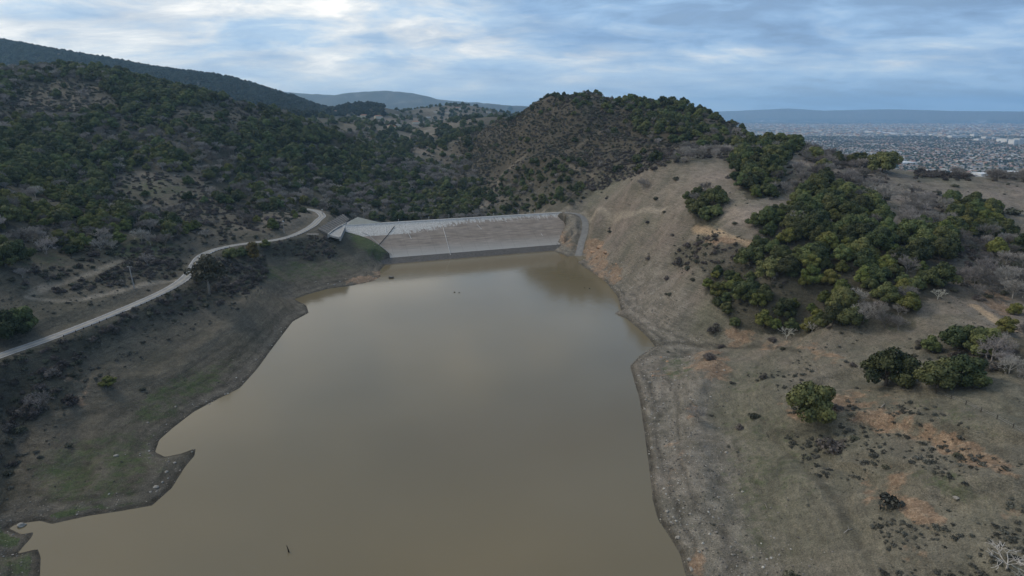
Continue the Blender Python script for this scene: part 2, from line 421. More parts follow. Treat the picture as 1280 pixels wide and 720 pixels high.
# ------------------------------------------------------------------ mesh and object helpers
def mesh_np(name, V, Fc, mats=(), smooth=False):
    V = np.asarray(V, np.float32); Fc = np.asarray(Fc, np.int32)
    me = bpy.data.meshes.new(name)
    k = Fc.shape[1]
    me.vertices.add(len(V)); me.vertices.foreach_set('co', V.ravel())
    me.loops.add(Fc.size); me.loops.foreach_set('vertex_index', Fc.ravel())
    me.polygons.add(len(Fc)); me.polygons.foreach_set('loop_start', np.arange(0, Fc.size, k, dtype=np.int32))
    me.polygons.foreach_set('loop_total', np.full(len(Fc), k, np.int32))
    if smooth: me.polygons.foreach_set('use_smooth', np.ones(len(Fc), bool))
    me.update(calc_edges=True)
    for m in mats: me.materials.append(m)
    return me
def attr(me, name, data, kind='FLOAT'):
    a = me.attributes.new(name, kind, 'POINT')
    if kind == 'FLOAT': a.data.foreach_set('value', np.asarray(data, np.float32).ravel())
    else: a.data.foreach_set('color', np.asarray(data, np.float32).ravel())
def link(o, parent=None):
    COL.objects.link(o)
    if parent is not None: o.parent = parent
    return o
def tag(o, label=None, cat=None, group=None, kind=None):
    if label: o['label'] = label
    if cat: o['category'] = cat
    if group: o['group'] = group
    if kind: o['kind'] = kind
    return o
def empty(name, loc, rz=0.0, sc=1.0):
    o = bpy.data.objects.new(name, None); o.empty_display_size = 0.5
    o.location = loc; o.rotation_euler = (0, 0, rz); o.scale = (sc, sc, sc) if not isinstance(sc, tuple) else sc
    return link(o)
class MB:
    """collects simple pieces and links them as one mesh object"""
    def __init__(s): s.v = []; s.f = []
    def quadstrip(s, pts): pass
    def add(s, v, f):
        o = len(s.v); s.v += [tuple(p) for p in v]; s.f += [tuple(i + o for i in q) for q in f]
    def box(s, c, d, rz=0.0, taper=1.0, tilt=None):
        hx, hy, hz = d[0] / 2, d[1] / 2, d[2] / 2; vs = []
        for z, k in ((-hz, 1.0), (hz, taper)):
            for x, y in ((-hx, -hy), (hx, -hy), (hx, hy), (-hx, hy)):
                X_, Y_ = x * k, y * k
                vs.append((c[0] + X_ * math.cos(rz) - Y_ * math.sin(rz), c[1] + X_ * math.sin(rz) + Y_ * math.cos(rz), c[2] + z))
        s.add(vs, [(0, 3, 2, 1), (4, 5, 6, 7), (0, 1, 5, 4), (1, 2, 6, 5), (2, 3, 7, 6), (3, 0, 4, 7)])
    def tube(s, pts, rad, n=6):
        pts = [Vector(p) for p in pts]; rings = []
        for i, p in enumerate(pts):
            d = (pts[min(i + 1, len(pts) - 1)] - pts[max(i - 1, 0)]).normalized()
            a = d.cross(Vector((0, 0, 1)) if abs(d.z) < 0.9 else Vector((1, 0, 0))).normalized(); b = d.cross(a)
            r = rad[i] if hasattr(rad, '__len__') else rad
            rings.append([p + a * math.cos(k * 2 * math.pi / n) * r + b * math.sin(k * 2 * math.pi / n) * r for k in range(n)])
        v = [q for ring in rings for q in ring]; f = []
        for i in range(len(rings) - 1):
            for k in range(n):
                f.append((i * n + k, i * n + (k + 1) % n, (i + 1) * n + (k + 1) % n, (i + 1) * n + k))
        f.append(tuple(range(n - 1, -1, -1))); f.append(tuple(range((len(rings) - 1) * n, len(rings) * n)))
        s.add(v, f)
    def mesh(s, name, mat, smooth=False):
        me = bpy.data.meshes.new(name); me.from_pydata(s.v, [], s.f); me.update()
        me.materials.append(mat)
        if smooth:
            for p in me.polygons: p.use_smooth = True
        return me
    def build(s, name, mat, parent=None, smooth=False):
        return link(bpy.data.objects.new(name, s.mesh(name, mat, smooth)), parent)
def hmesh(me, name, parent=None, loc=None):
    o = bpy.data.objects.new(name, me)
    if loc is not None: o.location = loc
    return link(o, parent)

# ------------------------------------------------------------------ materials
def new_mat(name):
    m = bpy.data.materials.new(name); m.use_nodes = True
    nt = m.node_tree; b = nt.nodes['Principled BSDF']
    b.inputs['Roughness'].default_value = 0.9
    b.inputs['Specular IOR Level'].default_value = 0.2
    return m, nt, b
def nnoise(nt, scale, detail=4, rough=0.6, vec=None):
    n = nt.nodes.new('ShaderNodeTexNoise'); n.inputs['Scale'].default_value = scale
    n.inputs['Detail'].default_value = detail; n.inputs['Roughness'].default_value = rough
    if vec is not None: nt.links.new(vec, n.inputs['Vector'])
    return n
def ramp(nt, src, stops):
    r = nt.nodes.new('ShaderNodeValToRGB'); e = r.color_ramp.elements
    while len(e) < len(stops): e.new(0.5)
    for k, (p, c) in enumerate(stops):
        e[k].position = p; e[k].color = (*c, 1) if len(c) == 3 else c
    nt.links.new(src, r.inputs[0]); return r.outputs[0]
def mixc(nt, fac, a, b, mode='MIX'):
    m = nt.nodes.new('ShaderNodeMix'); m.data_type = 'RGBA'; m.blend_type = mode
    for sock, v in (('Factor', fac), ('A', a), ('B', b)):
        if isinstance(v, (int, float)): m.inputs[sock].default_value = v
        elif isinstance(v, tuple): m.inputs[sock].default_value = (*v, 1) if len(v) == 3 else v
        else: nt.links.new(v, m.inputs[sock])
    return m.outputs['Result']
def math_(nt, op, a, b=0.0, clamp=False):
    m = nt.nodes.new('ShaderNodeMath'); m.operation = op; m.use_clamp = clamp
    for i, v in enumerate((a, b)):
        if isinstance(v, (int, float)): m.inputs[i].default_value = v
        else: nt.links.new(v, m.inputs[i])
    return m.outputs[0]
def bump(nt, b, h, strength, dist, prev=None):
    n = nt.nodes.new('ShaderNodeBump'); n.inputs['Strength'].default_value = strength
    n.inputs['Distance'].default_value = dist; nt.links.new(h, n.inputs['Height'])
    if prev is not None: nt.links.new(prev, n.inputs['Normal'])
    nt.links.new(n.outputs[0], b.inputs['Normal']); return n.outputs[0]
def simple(name, col, var=0.25, scale=3.0, rough=0.9, bmp=0.0, metal=0.0):
    m, nt, b = new_mat(name)
    tc = nt.nodes.new('ShaderNodeTexCoord')
    n = nnoise(nt, scale, 5, 0.65, tc.outputs['Object'])
    lo = tuple(c * (1 - var) for c in col); hi = tuple(min(1, c * (1 + var)) for c in col)
    nt.links.new(ramp(nt, n.outputs['Fac'], [(0.3, lo), (0.7, hi)]), b.inputs['Base Color'])
    b.inputs['Roughness'].default_value = rough; b.inputs['Metallic'].default_value = metal
    if bmp: bump(nt, b, n.outputs['Fac'], 0.5, bmp)
    return m
def leaf_mat(name, lo, hi, hue_rand=0.35):
    """leaf colour varies from clump to clump (tint attribute) and from tree to tree"""
    m, nt, b = new_mat(name)
    a = nt.nodes.new('ShaderNodeAttribute'); a.attribute_name = 'tint'
    oi = nt.nodes.new('ShaderNodeObjectInfo')
    f = math_(nt, 'ADD', math_(nt, 'MULTIPLY', a.outputs['Fac'], 0.6), math_(nt, 'MULTIPLY', oi.outputs['Random'], 0.4))
    c = ramp(nt, f, [(0.1, lo), (0.9, hi)])
    hs = nt.nodes.new('ShaderNodeHueSaturation')
    nt.links.new(c, hs.inputs['Color'])
    mr = nt.nodes.new('ShaderNodeMapRange'); nt.links.new(oi.outputs['Random'], mr.inputs[0])
    mr.inputs[3].default_value = 1 - hue_rand; mr.inputs[4].default_value = 1 + hue_rand
    r2 = math_(nt, 'FRACT', math_(nt, 'MULTIPLY', oi.outputs['Random'], 17.31))
    mr2 = nt.nodes.new('ShaderNodeMapRange'); nt.links.new(r2, mr2.inputs[0])
    mr2.inputs[3].default_value = 0.465; mr2.inputs[4].default_value = 0.525
    nt.links.new(mr.outputs[0], hs.inputs['Value']); nt.links.new(mr2.outputs[0], hs.inputs['Hue'])
    nt.links.new(hs.outputs[0], b.inputs['Base Color'])
    b.inputs['Roughness'].default_value = 0.75; b.inputs['Specular IOR Level'].default_value = 0.25
    return m
M = {}
M['oak'] = leaf_mat('oak_leaves', (0.030, 0.044, 0.018), (0.112, 0.128, 0.044))
M['yellow'] = leaf_mat('yellow_green_leaves', (0.060, 0.078, 0.020), (0.150, 0.155, 0.040), 0.2)
M['laurel'] = leaf_mat('dark_forest_leaves', (0.014, 0.020, 0.014), (0.040, 0.050, 0.030), 0.3)
M['shrub'] = leaf_mat('chaparral_leaves', (0.048, 0.052, 0.034), (0.110, 0.106, 0.072), 0.25)
M['brush'] = leaf_mat('dry_brush', (0.044, 0.038, 0.035), (0.122, 0.104, 0.092), 0.25)
M['sage'] = leaf_mat('sagebrush_leaves', (0.045, 0.048, 0.040), (0.110, 0.108, 0.090), 0.3)
M['gold'] = leaf_mat('autumn_leaves', (0.10, 0.085, 0.022), (0.19, 0.15, 0.04), 0.1)
M['euca'] = leaf_mat('eucalyptus_leaves', (0.045, 0.045, 0.028), (0.10, 0.085, 0.05), 0.1)
M['twig'] = leaf_mat('grey_twigs', (0.13, 0.118, 0.108), (0.31, 0.29, 0.265), 0.3)
M['bark'] = simple('bark', (0.11, 0.095, 0.08), 0.3, 2.0)
M['pale_bark'] = simple('pale_bark', (0.24, 0.215, 0.185), 0.3, 2.0)
M['concrete'] = simple('weathered_concrete', (0.30, 0.29, 0.275), 0.25, 0.35)
M['white_concrete'] = simple('whitewashed_concrete', (0.52, 0.51, 0.50), 0.22, 0.9)
M['steel'] = simple('galvanised_steel', (0.42, 0.42, 0.42), 0.15, 2.0, 0.5)
M['dark_wood'] = simple('dark_timber', (0.045, 0.038, 0.032), 0.3, 3.0)
M['grey_wood'] = simple('grey_timber', (0.27, 0.25, 0.23), 0.3, 3.0)
M['rock'] = simple('pale_rock', (0.26, 0.24, 0.21), 0.4, 1.2, 0.95, 0.2)
def stone_mat():
    m, nt, b = new_mat('shore_stone'); oi = nt.nodes.new('ShaderNodeObjectInfo')
    nt.links.new(ramp(nt, oi.outputs['Random'], [(0, (.075, .068, .06)), (.5, (.16, .145, .128)), (.85, (.26, .24, .21)), (1, (.42, .40, .36))]), b.inputs['Base Color']); return m
M['stone'] = stone_mat()
M['orange_rock'] = simple('orange_rock', (0.34, 0.22, 0.14), 0.4, 0.9, 0.95, 0.2)
M['white_paint'] = simple('white_paint', (0.70, 0.70, 0.69), 0.1, 1.0, 0.6)

def blob(px, py, cx, cy, rx, ry, ang=0.0, soft=0.45):
    a = R(ang); dx = px - cx; dy = py - cy
    X_ = (dx * math.cos(a) + dy * math.sin(a)) / rx; Y_ = (-dx * math.sin(a) + dy * math.cos(a)) / ry
    return sstep(1 + soft, 1 - soft, np.sqrt(X_ * X_ + Y_ * Y_))
def blobs(px, py, lst):
    o = np.zeros_like(px)
    for b in lst:
        o = np.maximum(o, blob(px, py, *b[:5]) * (b[5] if len(b) > 5 else 1.0))
    return o
GRASS = [(120,585,80,42,-15,.62),(225,490,75,18,-28,.62),(455,291,26,9,20,1.4),(470,312,40,12,30,1.0),(380,338,75,12,-5,.55),(15,672,34,14,10,1.3),(30,710,34,16,0,.9),(110,640,90,8,-8,.8),
         (190,235,45,12,0,.5),(180,312,50,14,0,.6),(30,325,60,12,0,.4),(945,600,45,110,-8,.33),(850,462,20,14,0,.5),(1190,612,80,18,20,.4),(985,560,20,60,-25,.35),(930,480,40,25,0,.3),(1200,520,70,14,22,.3),
         (250,265,20,8,0,.3),(1090,400,70,16,0,.2)]
ORANGE = [(888,456,24,22,0,.85),(862,515,10,9,-20,1.0),(848,560,10,20,0,.45),(838,600,10,16,0,.5),(1150,641,42,14,25,.95),(1195,556,80,15,28,.85),(1120,530,70,12,12,.7),(1105,610,30,34,30,.65),(1060,505,50,14,5,.6),(1142,695,22,14,0,.7),
          (744,318,13,20,-15,1.2),(760,340,16,12,40,.7),(712,303,18,8,30,.7),(925,418,26,9,5,.6),(905,302,26,6,8,.8),(1248,378,28,8,30,.8),(1035,445,26,8,20,.6),(1010,520,40,12,20,.6),(95,480,16,34,12,.5),(466,348,30,6,-8,.8),
          (1252,640,25,8,20,.4),(790,420,20,8,30,.5),(870,705,16,20,0,.5),(828,470,24,14,0,.3),(1070,500,50,14,0,.5),(960,430,60,8,0,.4),(65,460,30,8,0,.25),(700,290,10,8,0,.5)]
PALEZ = [(750,315,6,6,0,1.0),(860,235,60,22,-25,.35),(940,272,45,16,10,.7),(1000,200,60,8,5,.5),(1180,245,110,16,3,.45),(636,225,12,30,25,.8),(690,255,14,10,0,.4),(520,190,30,7,-10,.6),(575,190,22,6,-20,.5),(500,152,22,7,0,.8),(560,152,40,6,-10,.7),
         (250,270,80,5,5,.2),(75,130,50,12,0,.35),(260,145,35,10,20,.3),(200,220,60,14,0,.25),(385,262,20,6,0,.3),(350,275,50,8,-10,.3)]
def wpath(pts): return np.array([cast(a, b)[:2] for a, b in pts])
TRACKS = [  # pixel polylines, half width in metres, strength
  ([(36,372),(70,376),(105,374),(140,366),(170,358),(205,352),(222,350)], 1.6, .7),
  ([(38,368),(60,358),(90,350),(120,340),(150,326)], 1.8, .5),
  ([(706,267),(730,266),(760,268),(790,268),(830,262)], 1.5, .8),
  ([(868,285),(885,288),(905,294),(922,299),(938,306)], 1.4, 1.0),
  ([(1218,382),(1232,391),(1246,402),(1262,410),(1285,422)], 1.5, 1.2),
  ([(690,206),(720,210),(745,218)], 2.0, .3), ([(762,158),(742,172),(715,186),(692,196)], 1.2, .3), ([(655,195),(630,215),(600,262)], 3, .3),
  ([(800,434),(850,428),(900,434),(960,433),(1000,438)], 1.2, -.6),
  ([(255,610),(240,560),(190,612),(120,622),(50,628)], 0.9, -.4), ([(380,372),(320,420),(240,500),(170,560),(140,610)], 1.2, -.45), ([(300,420),(230,465),(140,520)], 1.2, -.3),
  ([(950,520),(968,548),(1003,580),(1018,600),(1044,622),(1058,655),(1080,690)], .6, -.35), ([(1160,520),(1200,545),(1280,580)], 1.0, -.3)]
# ---- vegetation zones: polygon in the photograph, chance of each kind per cell
#            oak yellow bare shrub brush
ZONES = [
 ([(-400,40),(-100,70),(0,80),(100,82),(200,98),(300,124),(400,148),(480,178),(560,203),(640,208),(700,262),(560,278),(440,273),(400,262),(330,283),(240,322),(200,345),(60,352),(-400,440)], (.33,.07,.26,.16,.15)),
 ([(470,195),(640,200),(700,262),(560,276),(420,272),(390,250),(420,225)], (.30,.06,.44,.12,.06)),
 ([(250,145),(330,150),(420,168),(475,192),(430,208),(330,192),(255,186)], (.80,.03,.05,.05,.01)),
 ([(85,112),(180,102),(285,124),(245,150),(200,150),(150,138)], (.68,.05,.08,.1,.02)),
 ([(95,160),(235,163),(235,186),(115,192)], (.10,.05,.52,.12,.12)),
 ([(185,182),(245,176),(300,190),(325,214),(240,216),(190,206)], (.18,.42,.22,.05,.03)),
 ([(235,222),(330,215),(425,240),(400,260),(330,262),(265,252)], (.50,.20,.18,.05,.03)),
 ([(0,150),(60,155),(110,195),(80,225),(0,225)], (.62,.14,.1,.05,.02)),
 ([(420,225),(520,222),(640,235),(690,262),(560,274),(440,270)], (.30,.10,.42,.08,.05)),
 ([(510,188),(560,180),(600,185),(580,205),(530,205)], (.12,0,.05,.15,.03)),
 ([(20,105),(120,100),(150,130),(60,150),(10,142)], (.03,0,.05,.35,.12)),
 ([(225,125),(300,133),(335,150),(300,168),(205,150)], (.07,0,.03,.30,.10)),
 ([(150,214),(245,212),(275,236),(262,258),(180,262),(135,240)], (.01,.01,.06,.14,.20)),
 ([(0,225),(60,222),(105,250),(165,268),(150,292),(60,282),(0,288)], (.12,.58,.08,.05,.02)),
 ([(190,268),(250,275),(230,300),(190,292)], (.1,.4,.2,.05,.05)),
 ([(150,190),(235,200),(240,215),(170,212)], (.1,.4,.1,.05,.02)),
 ([(-300,328),(120,322),(220,296),(300,268),(330,258),(385,266),(345,290),(240,322),(170,352),(-300,400)], (.01,.01,.03,.18,.16)),
 ([(185,262),(265,252),(330,258),(320,280),(250,282)], (.02,.02,.10,.12,.60)),
 ([(20,303),(115,300),(125,322),(30,328)], (.1,.4,.02,.1,.05)),
 ([(130,328),(215,312),(240,338),(215,350),(140,358),(60,368),(80,350)], (.02,.02,.02,.22,.48)),
 ([(-400,480),(0,452),(120,408),(238,352),(250,336),(330,318),(335,345),(300,372),(250,385),(180,400),(110,440),(90,500),(-10,560),(-400,640)], (.015,.012,.05,.28,.62)),
 ([(325,306),(400,296),(445,300),(448,318),(390,326),(330,318)], (.01,.02,.05,.15,.75)),
 ([(-20,480),(22,500),(16,640),(-40,680)], (.05,0,.1,.3,.4)),
 ([(600,158),(650,132),(720,118),(900,145),(990,182),(900,182),(830,192),(745,200),(740,232),(640,262),(590,215),(570,180)], (.07,0,.03,.66,.22)),
 ([(615,212),(655,188),(668,205),(652,240),(625,255),(600,262)], (.03,0,.03,.12,.12)),
 ([(640,124),(655,116),(690,130),(720,131),(650,140)], (.10,0,.02,.5,.1)),
 ([(690,112),(775,118),(775,138),(700,140)], (.16,0,.04,.5,.1)),
 ([(775,124),(830,114),(885,134),(902,152),(880,148),(820,136),(760,140),(720,131),(650,140)], (.42,0,.08,.3,.05)),
 ([(770,152),(830,132),(880,142),(915,160),(955,183),(900,182),(850,176),(800,170)], (.58,.04,.05,.2,.02)),
 ([(645,207),(700,196),(745,203),(750,225),(740,245),(700,263),(640,265),(600,245)], (.52,.02,.1,.15,.05)),
 ([(742,192),(860,180),(852,202),(800,216),(742,240),(720,225)], (.02,0,.03,.12,.62)),
 ([(848,183),(912,184),(910,203),(850,203)], (0,0,.50,.02,.2)),
 ([(900,165),(930,155),(960,165),(985,176),(955,184),(905,179)], (.5,.4,.02,.05,0)),
 ([(915,190),(940,172),(1000,168),(1002,188),(975,204),(980,245),(938,250),(918,225)], (.85,.08,.02,.02,0)),
 ([(858,245),(885,238),(907,260),(893,282),(862,282)], (.85,.03,.05,.02,0)),
 ([(1003,184),(1085,190),(1085,214),(1040,208),(1005,201)], (.06,0,.60,.05,.2)),
 ([(1145,211),(1215,215),(1215,224),(1145,222)], (0,0,.1,.1,.8)),
 ([(1235,204),(1300,204),(1300,228),(1235,226)], (0,0,.85,0,.1)),
 ([(985,206),(1110,222),(1112,256),(1070,252),(1020,228),(980,240),(960,240)], (.03,0,.36,.06,.12)),
 ([(1130,238),(1190,250),(1185,292),(1130,285)], (.04,0,.42,.05,.15)),
 ([(880,292),(952,306),(990,350),(950,375),(905,350),(880,338),(840,332),(850,305)], (.02,0,.03,.22,.52)),
 ([(880,345),(930,320),(945,272),(990,255),(1005,232),(1045,225),(1092,252),(1112,285),(1182,285),(1185,340),(1180,372),(1140,385),(1090,372),(1050,398),(1010,422),(960,418),(925,412),(895,382)], (.66,.20,.05,.05,0)),
 ([(948,312),(965,330),(985,352),(960,372),(938,352)], (.05,0,.05,.25,.4)),
 ([(1005,342),(1056,336),(1062,388),(1012,410),(985,398)], (.2,.72,.02,.02,0)),
 ([(1100,300),(1150,295),(1180,330),(1140,345)], (.55,.35,.05,.02,0)),
 ([(1182,258),(1252,260),(1260,295),(1215,312),(1190,295)], (.42,.46,.05,.03,0)),
 ([(1058,374),(1142,376),(1142,410),(1080,412),(1050,402)], (.03,.02,.72,.05,.1)),
 ([(1185,300),(1300,292),(1300,372),(1205,378),(1172,370)], (.02,.02,.55,.08,.15)),
 ([(1225,428),(1300,422),(1300,476),(1225,466)], (.03,0,.66,.1,.15)),
 ([(1150,425),(1225,420),(1240,440),(1190,455),(1140,448)], (.05,.03,.1,.25,.4)),
]
NK = 5
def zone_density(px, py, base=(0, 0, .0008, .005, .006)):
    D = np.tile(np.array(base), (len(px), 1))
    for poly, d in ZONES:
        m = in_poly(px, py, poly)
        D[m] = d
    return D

# ------------------------------------------------------------------ the ground
def grid_faces(nr, nc):
    i = np.arange(nr - 1)[:, None] * nc + np.arange(nc - 1)[None]
    return np.stack([i, i + 1, i + nc + 1, i + nc], -1).reshape(-1, 4)[:, ::-1]
def build_ground():
    x, y, h, sd = gx.ravel(), gy.ravel(), HG.ravel(), SDG.ravel()
    px, py, d = project(x, y, h)
    k = np.minimum(1.0, 300.0 / d)
    jx = px + 16 * k * fbm(x, y, 22, 4, 101) + 10 * k * fbm(x, y, 5, 2, 103)
    jy = py + 10 * k * fbm(x, y, 22, 4, 102) + 5 * k * fbm(x, y, 5, 2, 104)
    f1 = fbm(x, y, 60, 5, 110); f2 = fbm(x, y, 14, 4, 111); f3 = fbm(x, y, 4.5, 3, 112)
    def c(*v): return np.array(v)
    tan_ = c(.182, .152, .134); grn = c(.128, .122, .094); pale = c(.245, .205, .178)
    t = np.clip(0.5 + 0.9 * f1 + 0.5 * f2, 0, 1)[:, None]
    col = tan_ * t + grn * (1 - t)
    # lower part of the right bank is greener and greyer
    low = (sstep(380, 520, py) * sstep(780, 900, px))[:, None]
    col = col * (1 - low * .65) + c(.128, .122, .094) * low * .65
    # left side: damp dark loam
    lft = (sstep(520, 430, px) * sstep(1200, 900, y))[:, None]
    col = col * (1 - lft * .8) + c(.085, .077, .062) * lft * .8
    p = np.clip(blobs(jx, jy, PALEZ), 0, 1)[:, None]; col = col * (1 - p) + pale * p
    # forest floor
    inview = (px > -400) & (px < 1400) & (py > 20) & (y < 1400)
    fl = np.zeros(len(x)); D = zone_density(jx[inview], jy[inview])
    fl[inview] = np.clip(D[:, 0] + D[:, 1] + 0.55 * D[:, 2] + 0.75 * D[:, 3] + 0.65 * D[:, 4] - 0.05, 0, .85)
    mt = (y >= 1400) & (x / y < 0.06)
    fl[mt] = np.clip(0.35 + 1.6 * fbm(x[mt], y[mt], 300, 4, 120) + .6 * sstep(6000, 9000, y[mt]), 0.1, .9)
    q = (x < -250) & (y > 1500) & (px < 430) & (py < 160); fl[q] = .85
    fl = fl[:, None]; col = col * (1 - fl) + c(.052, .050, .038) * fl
    # brown scrub-covered flank behind the dam
    fk = (blobs(jx, jy, [(700,165,110,60,12),(640,185,80,50,0),(790,155,90,40,5)]) * sstep(600, 680, y) * .9)[:, None]
    col = col * (1 - fk) + c(.064, .055, .042) * fk
    g = np.clip(blobs(jx, jy, GRASS) * (0.85 + 0.8 * f2), 0, 1)
    o = np.clip(blobs(jx, jy, ORANGE) * (0.75 + 1.0 * f2 + .6 * f3), 0, 1)
    # stony rim left bare by the falling water
    right = sstep(20, 60, x - 0.02 * y)
    rim = np.where(x > 0, 30 + 18 * f1, 7 + 5 * f1) * np.where((y > 430) & (x > -80), .55, 1)
    gv = np.clip(sstep(rim + 6, rim - 6, sd + 8 * f2) * (0.85 + .5 * f3), 0, 1)
    gv = np.where(sd > 900, 0, gv)
    gcol = c(.175, .158, .138) * (1 + 0.20 * f3[:, None] + .3 * f2[:, None]) * np.where(x > 0, 1.0, .62)[:, None]
    col = col * (1 - gv[:, None] * .85) + gcol * gv[:, None] * .85
    # strand lines
    ln = 0.5 + 0.5 * np.cos(h * 2 * math.pi / 1.9 + 2.2 * f2)
    st = (ln ** 6 * sstep(10, 2, h) * (sd < 120) * (sd > 0) * .38)[:, None]
    col = col * (1 - st)
    wet = (sstep(2.6, 0.6, sd) * .62)[:, None]; wet[(sd > 900)] = 0
    col = col * (1 - wet) + c(.042, .037, .030) * wet
    for pts, hw, stg in TRACKS:
        P = wpath(pts); m = (np.abs(x - P[:, 0].mean()) < 400) & (np.abs(y - P[:, 1].mean()) < 500)
        dd = seg_dist(x[m], y[m], P)
        w = sstep(hw + 1.4, hw * .5, dd + 0.7 * f3[m])[:, None] * abs(stg)
        w = np.clip(w, 0, 1)
        tc_ = c(.33, .25, .175) if stg > 0.9 else (c(.27, .235, .195) if stg > 0 else c(.045, .042, .034))
        col[m] = col[m] * (1 - w) + tc_ * w
    # the valley floor town: gardens, streets and roofs blur together in the distance
    pl = ((x / np.maximum(y, 1) > 0.02) & (y > 1500)).astype(float) * sstep(-60, -110, h)
    col = col * (1 - pl[:, None]) + c(.085, .085, .078) * pl[:, None]
    col = np.clip(col * (1 + 0.25 * f3[:, None] * (y < 1500)[:, None]), 0.015, 0.6)
    V = np.stack([x, y, h], -1)
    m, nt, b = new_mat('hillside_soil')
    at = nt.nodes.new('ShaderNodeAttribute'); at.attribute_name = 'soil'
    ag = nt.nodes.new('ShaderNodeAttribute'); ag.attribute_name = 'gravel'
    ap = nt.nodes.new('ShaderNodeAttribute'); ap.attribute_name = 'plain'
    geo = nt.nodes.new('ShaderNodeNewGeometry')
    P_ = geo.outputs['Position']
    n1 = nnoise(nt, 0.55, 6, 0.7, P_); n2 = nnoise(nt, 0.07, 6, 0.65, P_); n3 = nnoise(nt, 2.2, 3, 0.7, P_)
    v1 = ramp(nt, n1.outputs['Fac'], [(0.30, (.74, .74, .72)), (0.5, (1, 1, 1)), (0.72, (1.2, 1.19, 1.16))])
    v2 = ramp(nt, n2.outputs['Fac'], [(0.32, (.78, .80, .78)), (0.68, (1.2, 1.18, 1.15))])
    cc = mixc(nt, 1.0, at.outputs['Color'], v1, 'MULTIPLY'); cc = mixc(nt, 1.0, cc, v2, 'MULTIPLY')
    def patch(name, colour, scale, hard, gain):
        a_ = nt.nodes.new('ShaderNodeAttribute'); a_.attribute_name = name
        q = nnoise(nt, scale, 9, .68, P_)
        e_ = math_(nt, 'ADD', math_(nt, 'MULTIPLY', a_.outputs['Fac'], gain), math_(nt, 'MULTIPLY', math_(nt, 'SUBTRACT', q.outputs['Fac'], .5), 1.9))
        return ramp(nt, e_, [(.5 - hard, (0, 0, 0)), (.5 + hard, (1, 1, 1))]), colour
    f_, c_ = patch('green', (.056, .078, .032), .30, .26, .92)
    cc = mixc(nt, math_(nt, 'MULTIPLY', f_, .85), cc, mixc(nt, 1.0, (.056, .078, .032), v1, 'MULTIPLY'))
    f_, c_ = patch('clay', (.26, .17, .11), .22, .16, 1.18)
    cl_ = mixc(nt, 1.0, ramp(nt, n1.outputs['Fac'], [(.35, (.155, .105, .076)), (.5, (.222, .152, .104)), (.68, (.32, .24, .175))]), v2, 'MULTIPLY')
    cc = mixc(nt, math_(nt, 'MULTIPLY', f_, .85), cc, cl_)
    # small stones
    vo = nt.nodes.new('ShaderNodeTexVoronoi'); vo.inputs['Scale'].default_value = 1.15; nt.links.new(P_, vo.inputs['Vector'])
    sp = ramp(nt, vo.outputs['Distance'], [(0.10, (1, 1, 1)), (0.26, (0, 0, 0))])
    vr = nt.nodes.new('ShaderNodeSeparateColor'); nt.links.new(vo.outputs['Color'], vr.inputs[0])
    pick = math_(nt, 'GREATER_THAN', vr.outputs[0], 0.60)
    fac = math_(nt, 'MULTIPLY', math_(nt, 'MULTIPLY', sp, pick), math_(nt, 'ADD', math_(nt, 'MULTIPLY', ag.outputs['Fac'], 0.75), 0.10), True)
    stone = ramp(nt, vr.outputs[1], [(0, (.10, .09, .08)), (.5, (.27, .24, .21)), (1, (.48, .44, .40))])
    cc = mixc(nt, fac, cc, stone)
    # dark tufts
    vo2 = nt.nodes.new('ShaderNodeTexVoronoi'); vo2.inputs['Scale'].default_value = 0.62; vo2.inputs['Randomness'].default_value = 1
    nt.links.new(P_, vo2.inputs['Vector'])
    tf = ramp(nt, vo2.outputs['Distance'], [(0.12, (1, 1, 1)), (0.34, (0, 0, 0))])
    vr2 = nt.nodes.new('ShaderNodeSeparateColor'); nt.links.new(vo2.outputs['Color'], vr2.inputs[0])
    pk2 = math_(nt, 'GREATER_THAN', math_(nt, 'ADD', vr2.outputs[0], math_(nt, 'MULTIPLY', n2.outputs['Fac'], 0.9)), 1.02)
    cc = mixc(nt, math_(nt, 'MULTIPLY', math_(nt, 'MULTIPLY', tf, pk2), 0.42), cc, (.055, .055, .040))
    # far valley floor: blocks of roofs, streets and trees
    vo3 = nt.nodes.new('ShaderNodeTexVoronoi'); vo3.inputs['Scale'].default_value = 0.017; nt.links.new(P_, vo3.inputs['Vector'])
    vr3 = nt.nodes.new('ShaderNodeSeparateColor'); nt.links.new(vo3.outputs['Color'], vr3.inputs[0])
    town = ramp(nt, vr3.outputs[0], [(0, (.030, .038, .030)), (.42, (.060, .062, .052)), (.62, (.13, .115, .10)), (.86, (.20, .19, .18)), (.96, (.48, .48, .48))])
    far_ = nt.nodes.new('ShaderNodeTexVoronoi'); far_.inputs['Scale'].default_value = 0.0035; nt.links.new(P_, far_.inputs['Vector'])
    fr_ = nt.nodes.new('ShaderNodeSeparateColor'); nt.links.new(far_.outputs['Color'], fr_.inputs[0])
    town = mixc(nt, .45, town, ramp(nt, fr_.outputs[1], [(0, (.025, .03, .025)), (.45, (.07, .07, .06)), (.75, (.16, .145, .13)), (.90, (.24, .23, .22)), (.97, (.55, .55, .55))]))
    nb = nnoise(nt, 0.0011, 4, 0.6, P_)
    town = mixc(nt, ramp(nt, nb.outputs['Fac'], [(0.42, (0, 0, 0)), (.60, (.7, .7, .7))]), town, (.055, .058, .048))
    cc = mixc(nt, ap.outputs['Fac'], cc, town)
    # animal paths and erosion lines follow the contours
    sx = nt.nodes.new('ShaderNodeSeparateXYZ'); nt.links.new(P_, sx.inputs[0])
    cv = nt.nodes.new('ShaderNodeCombineXYZ')
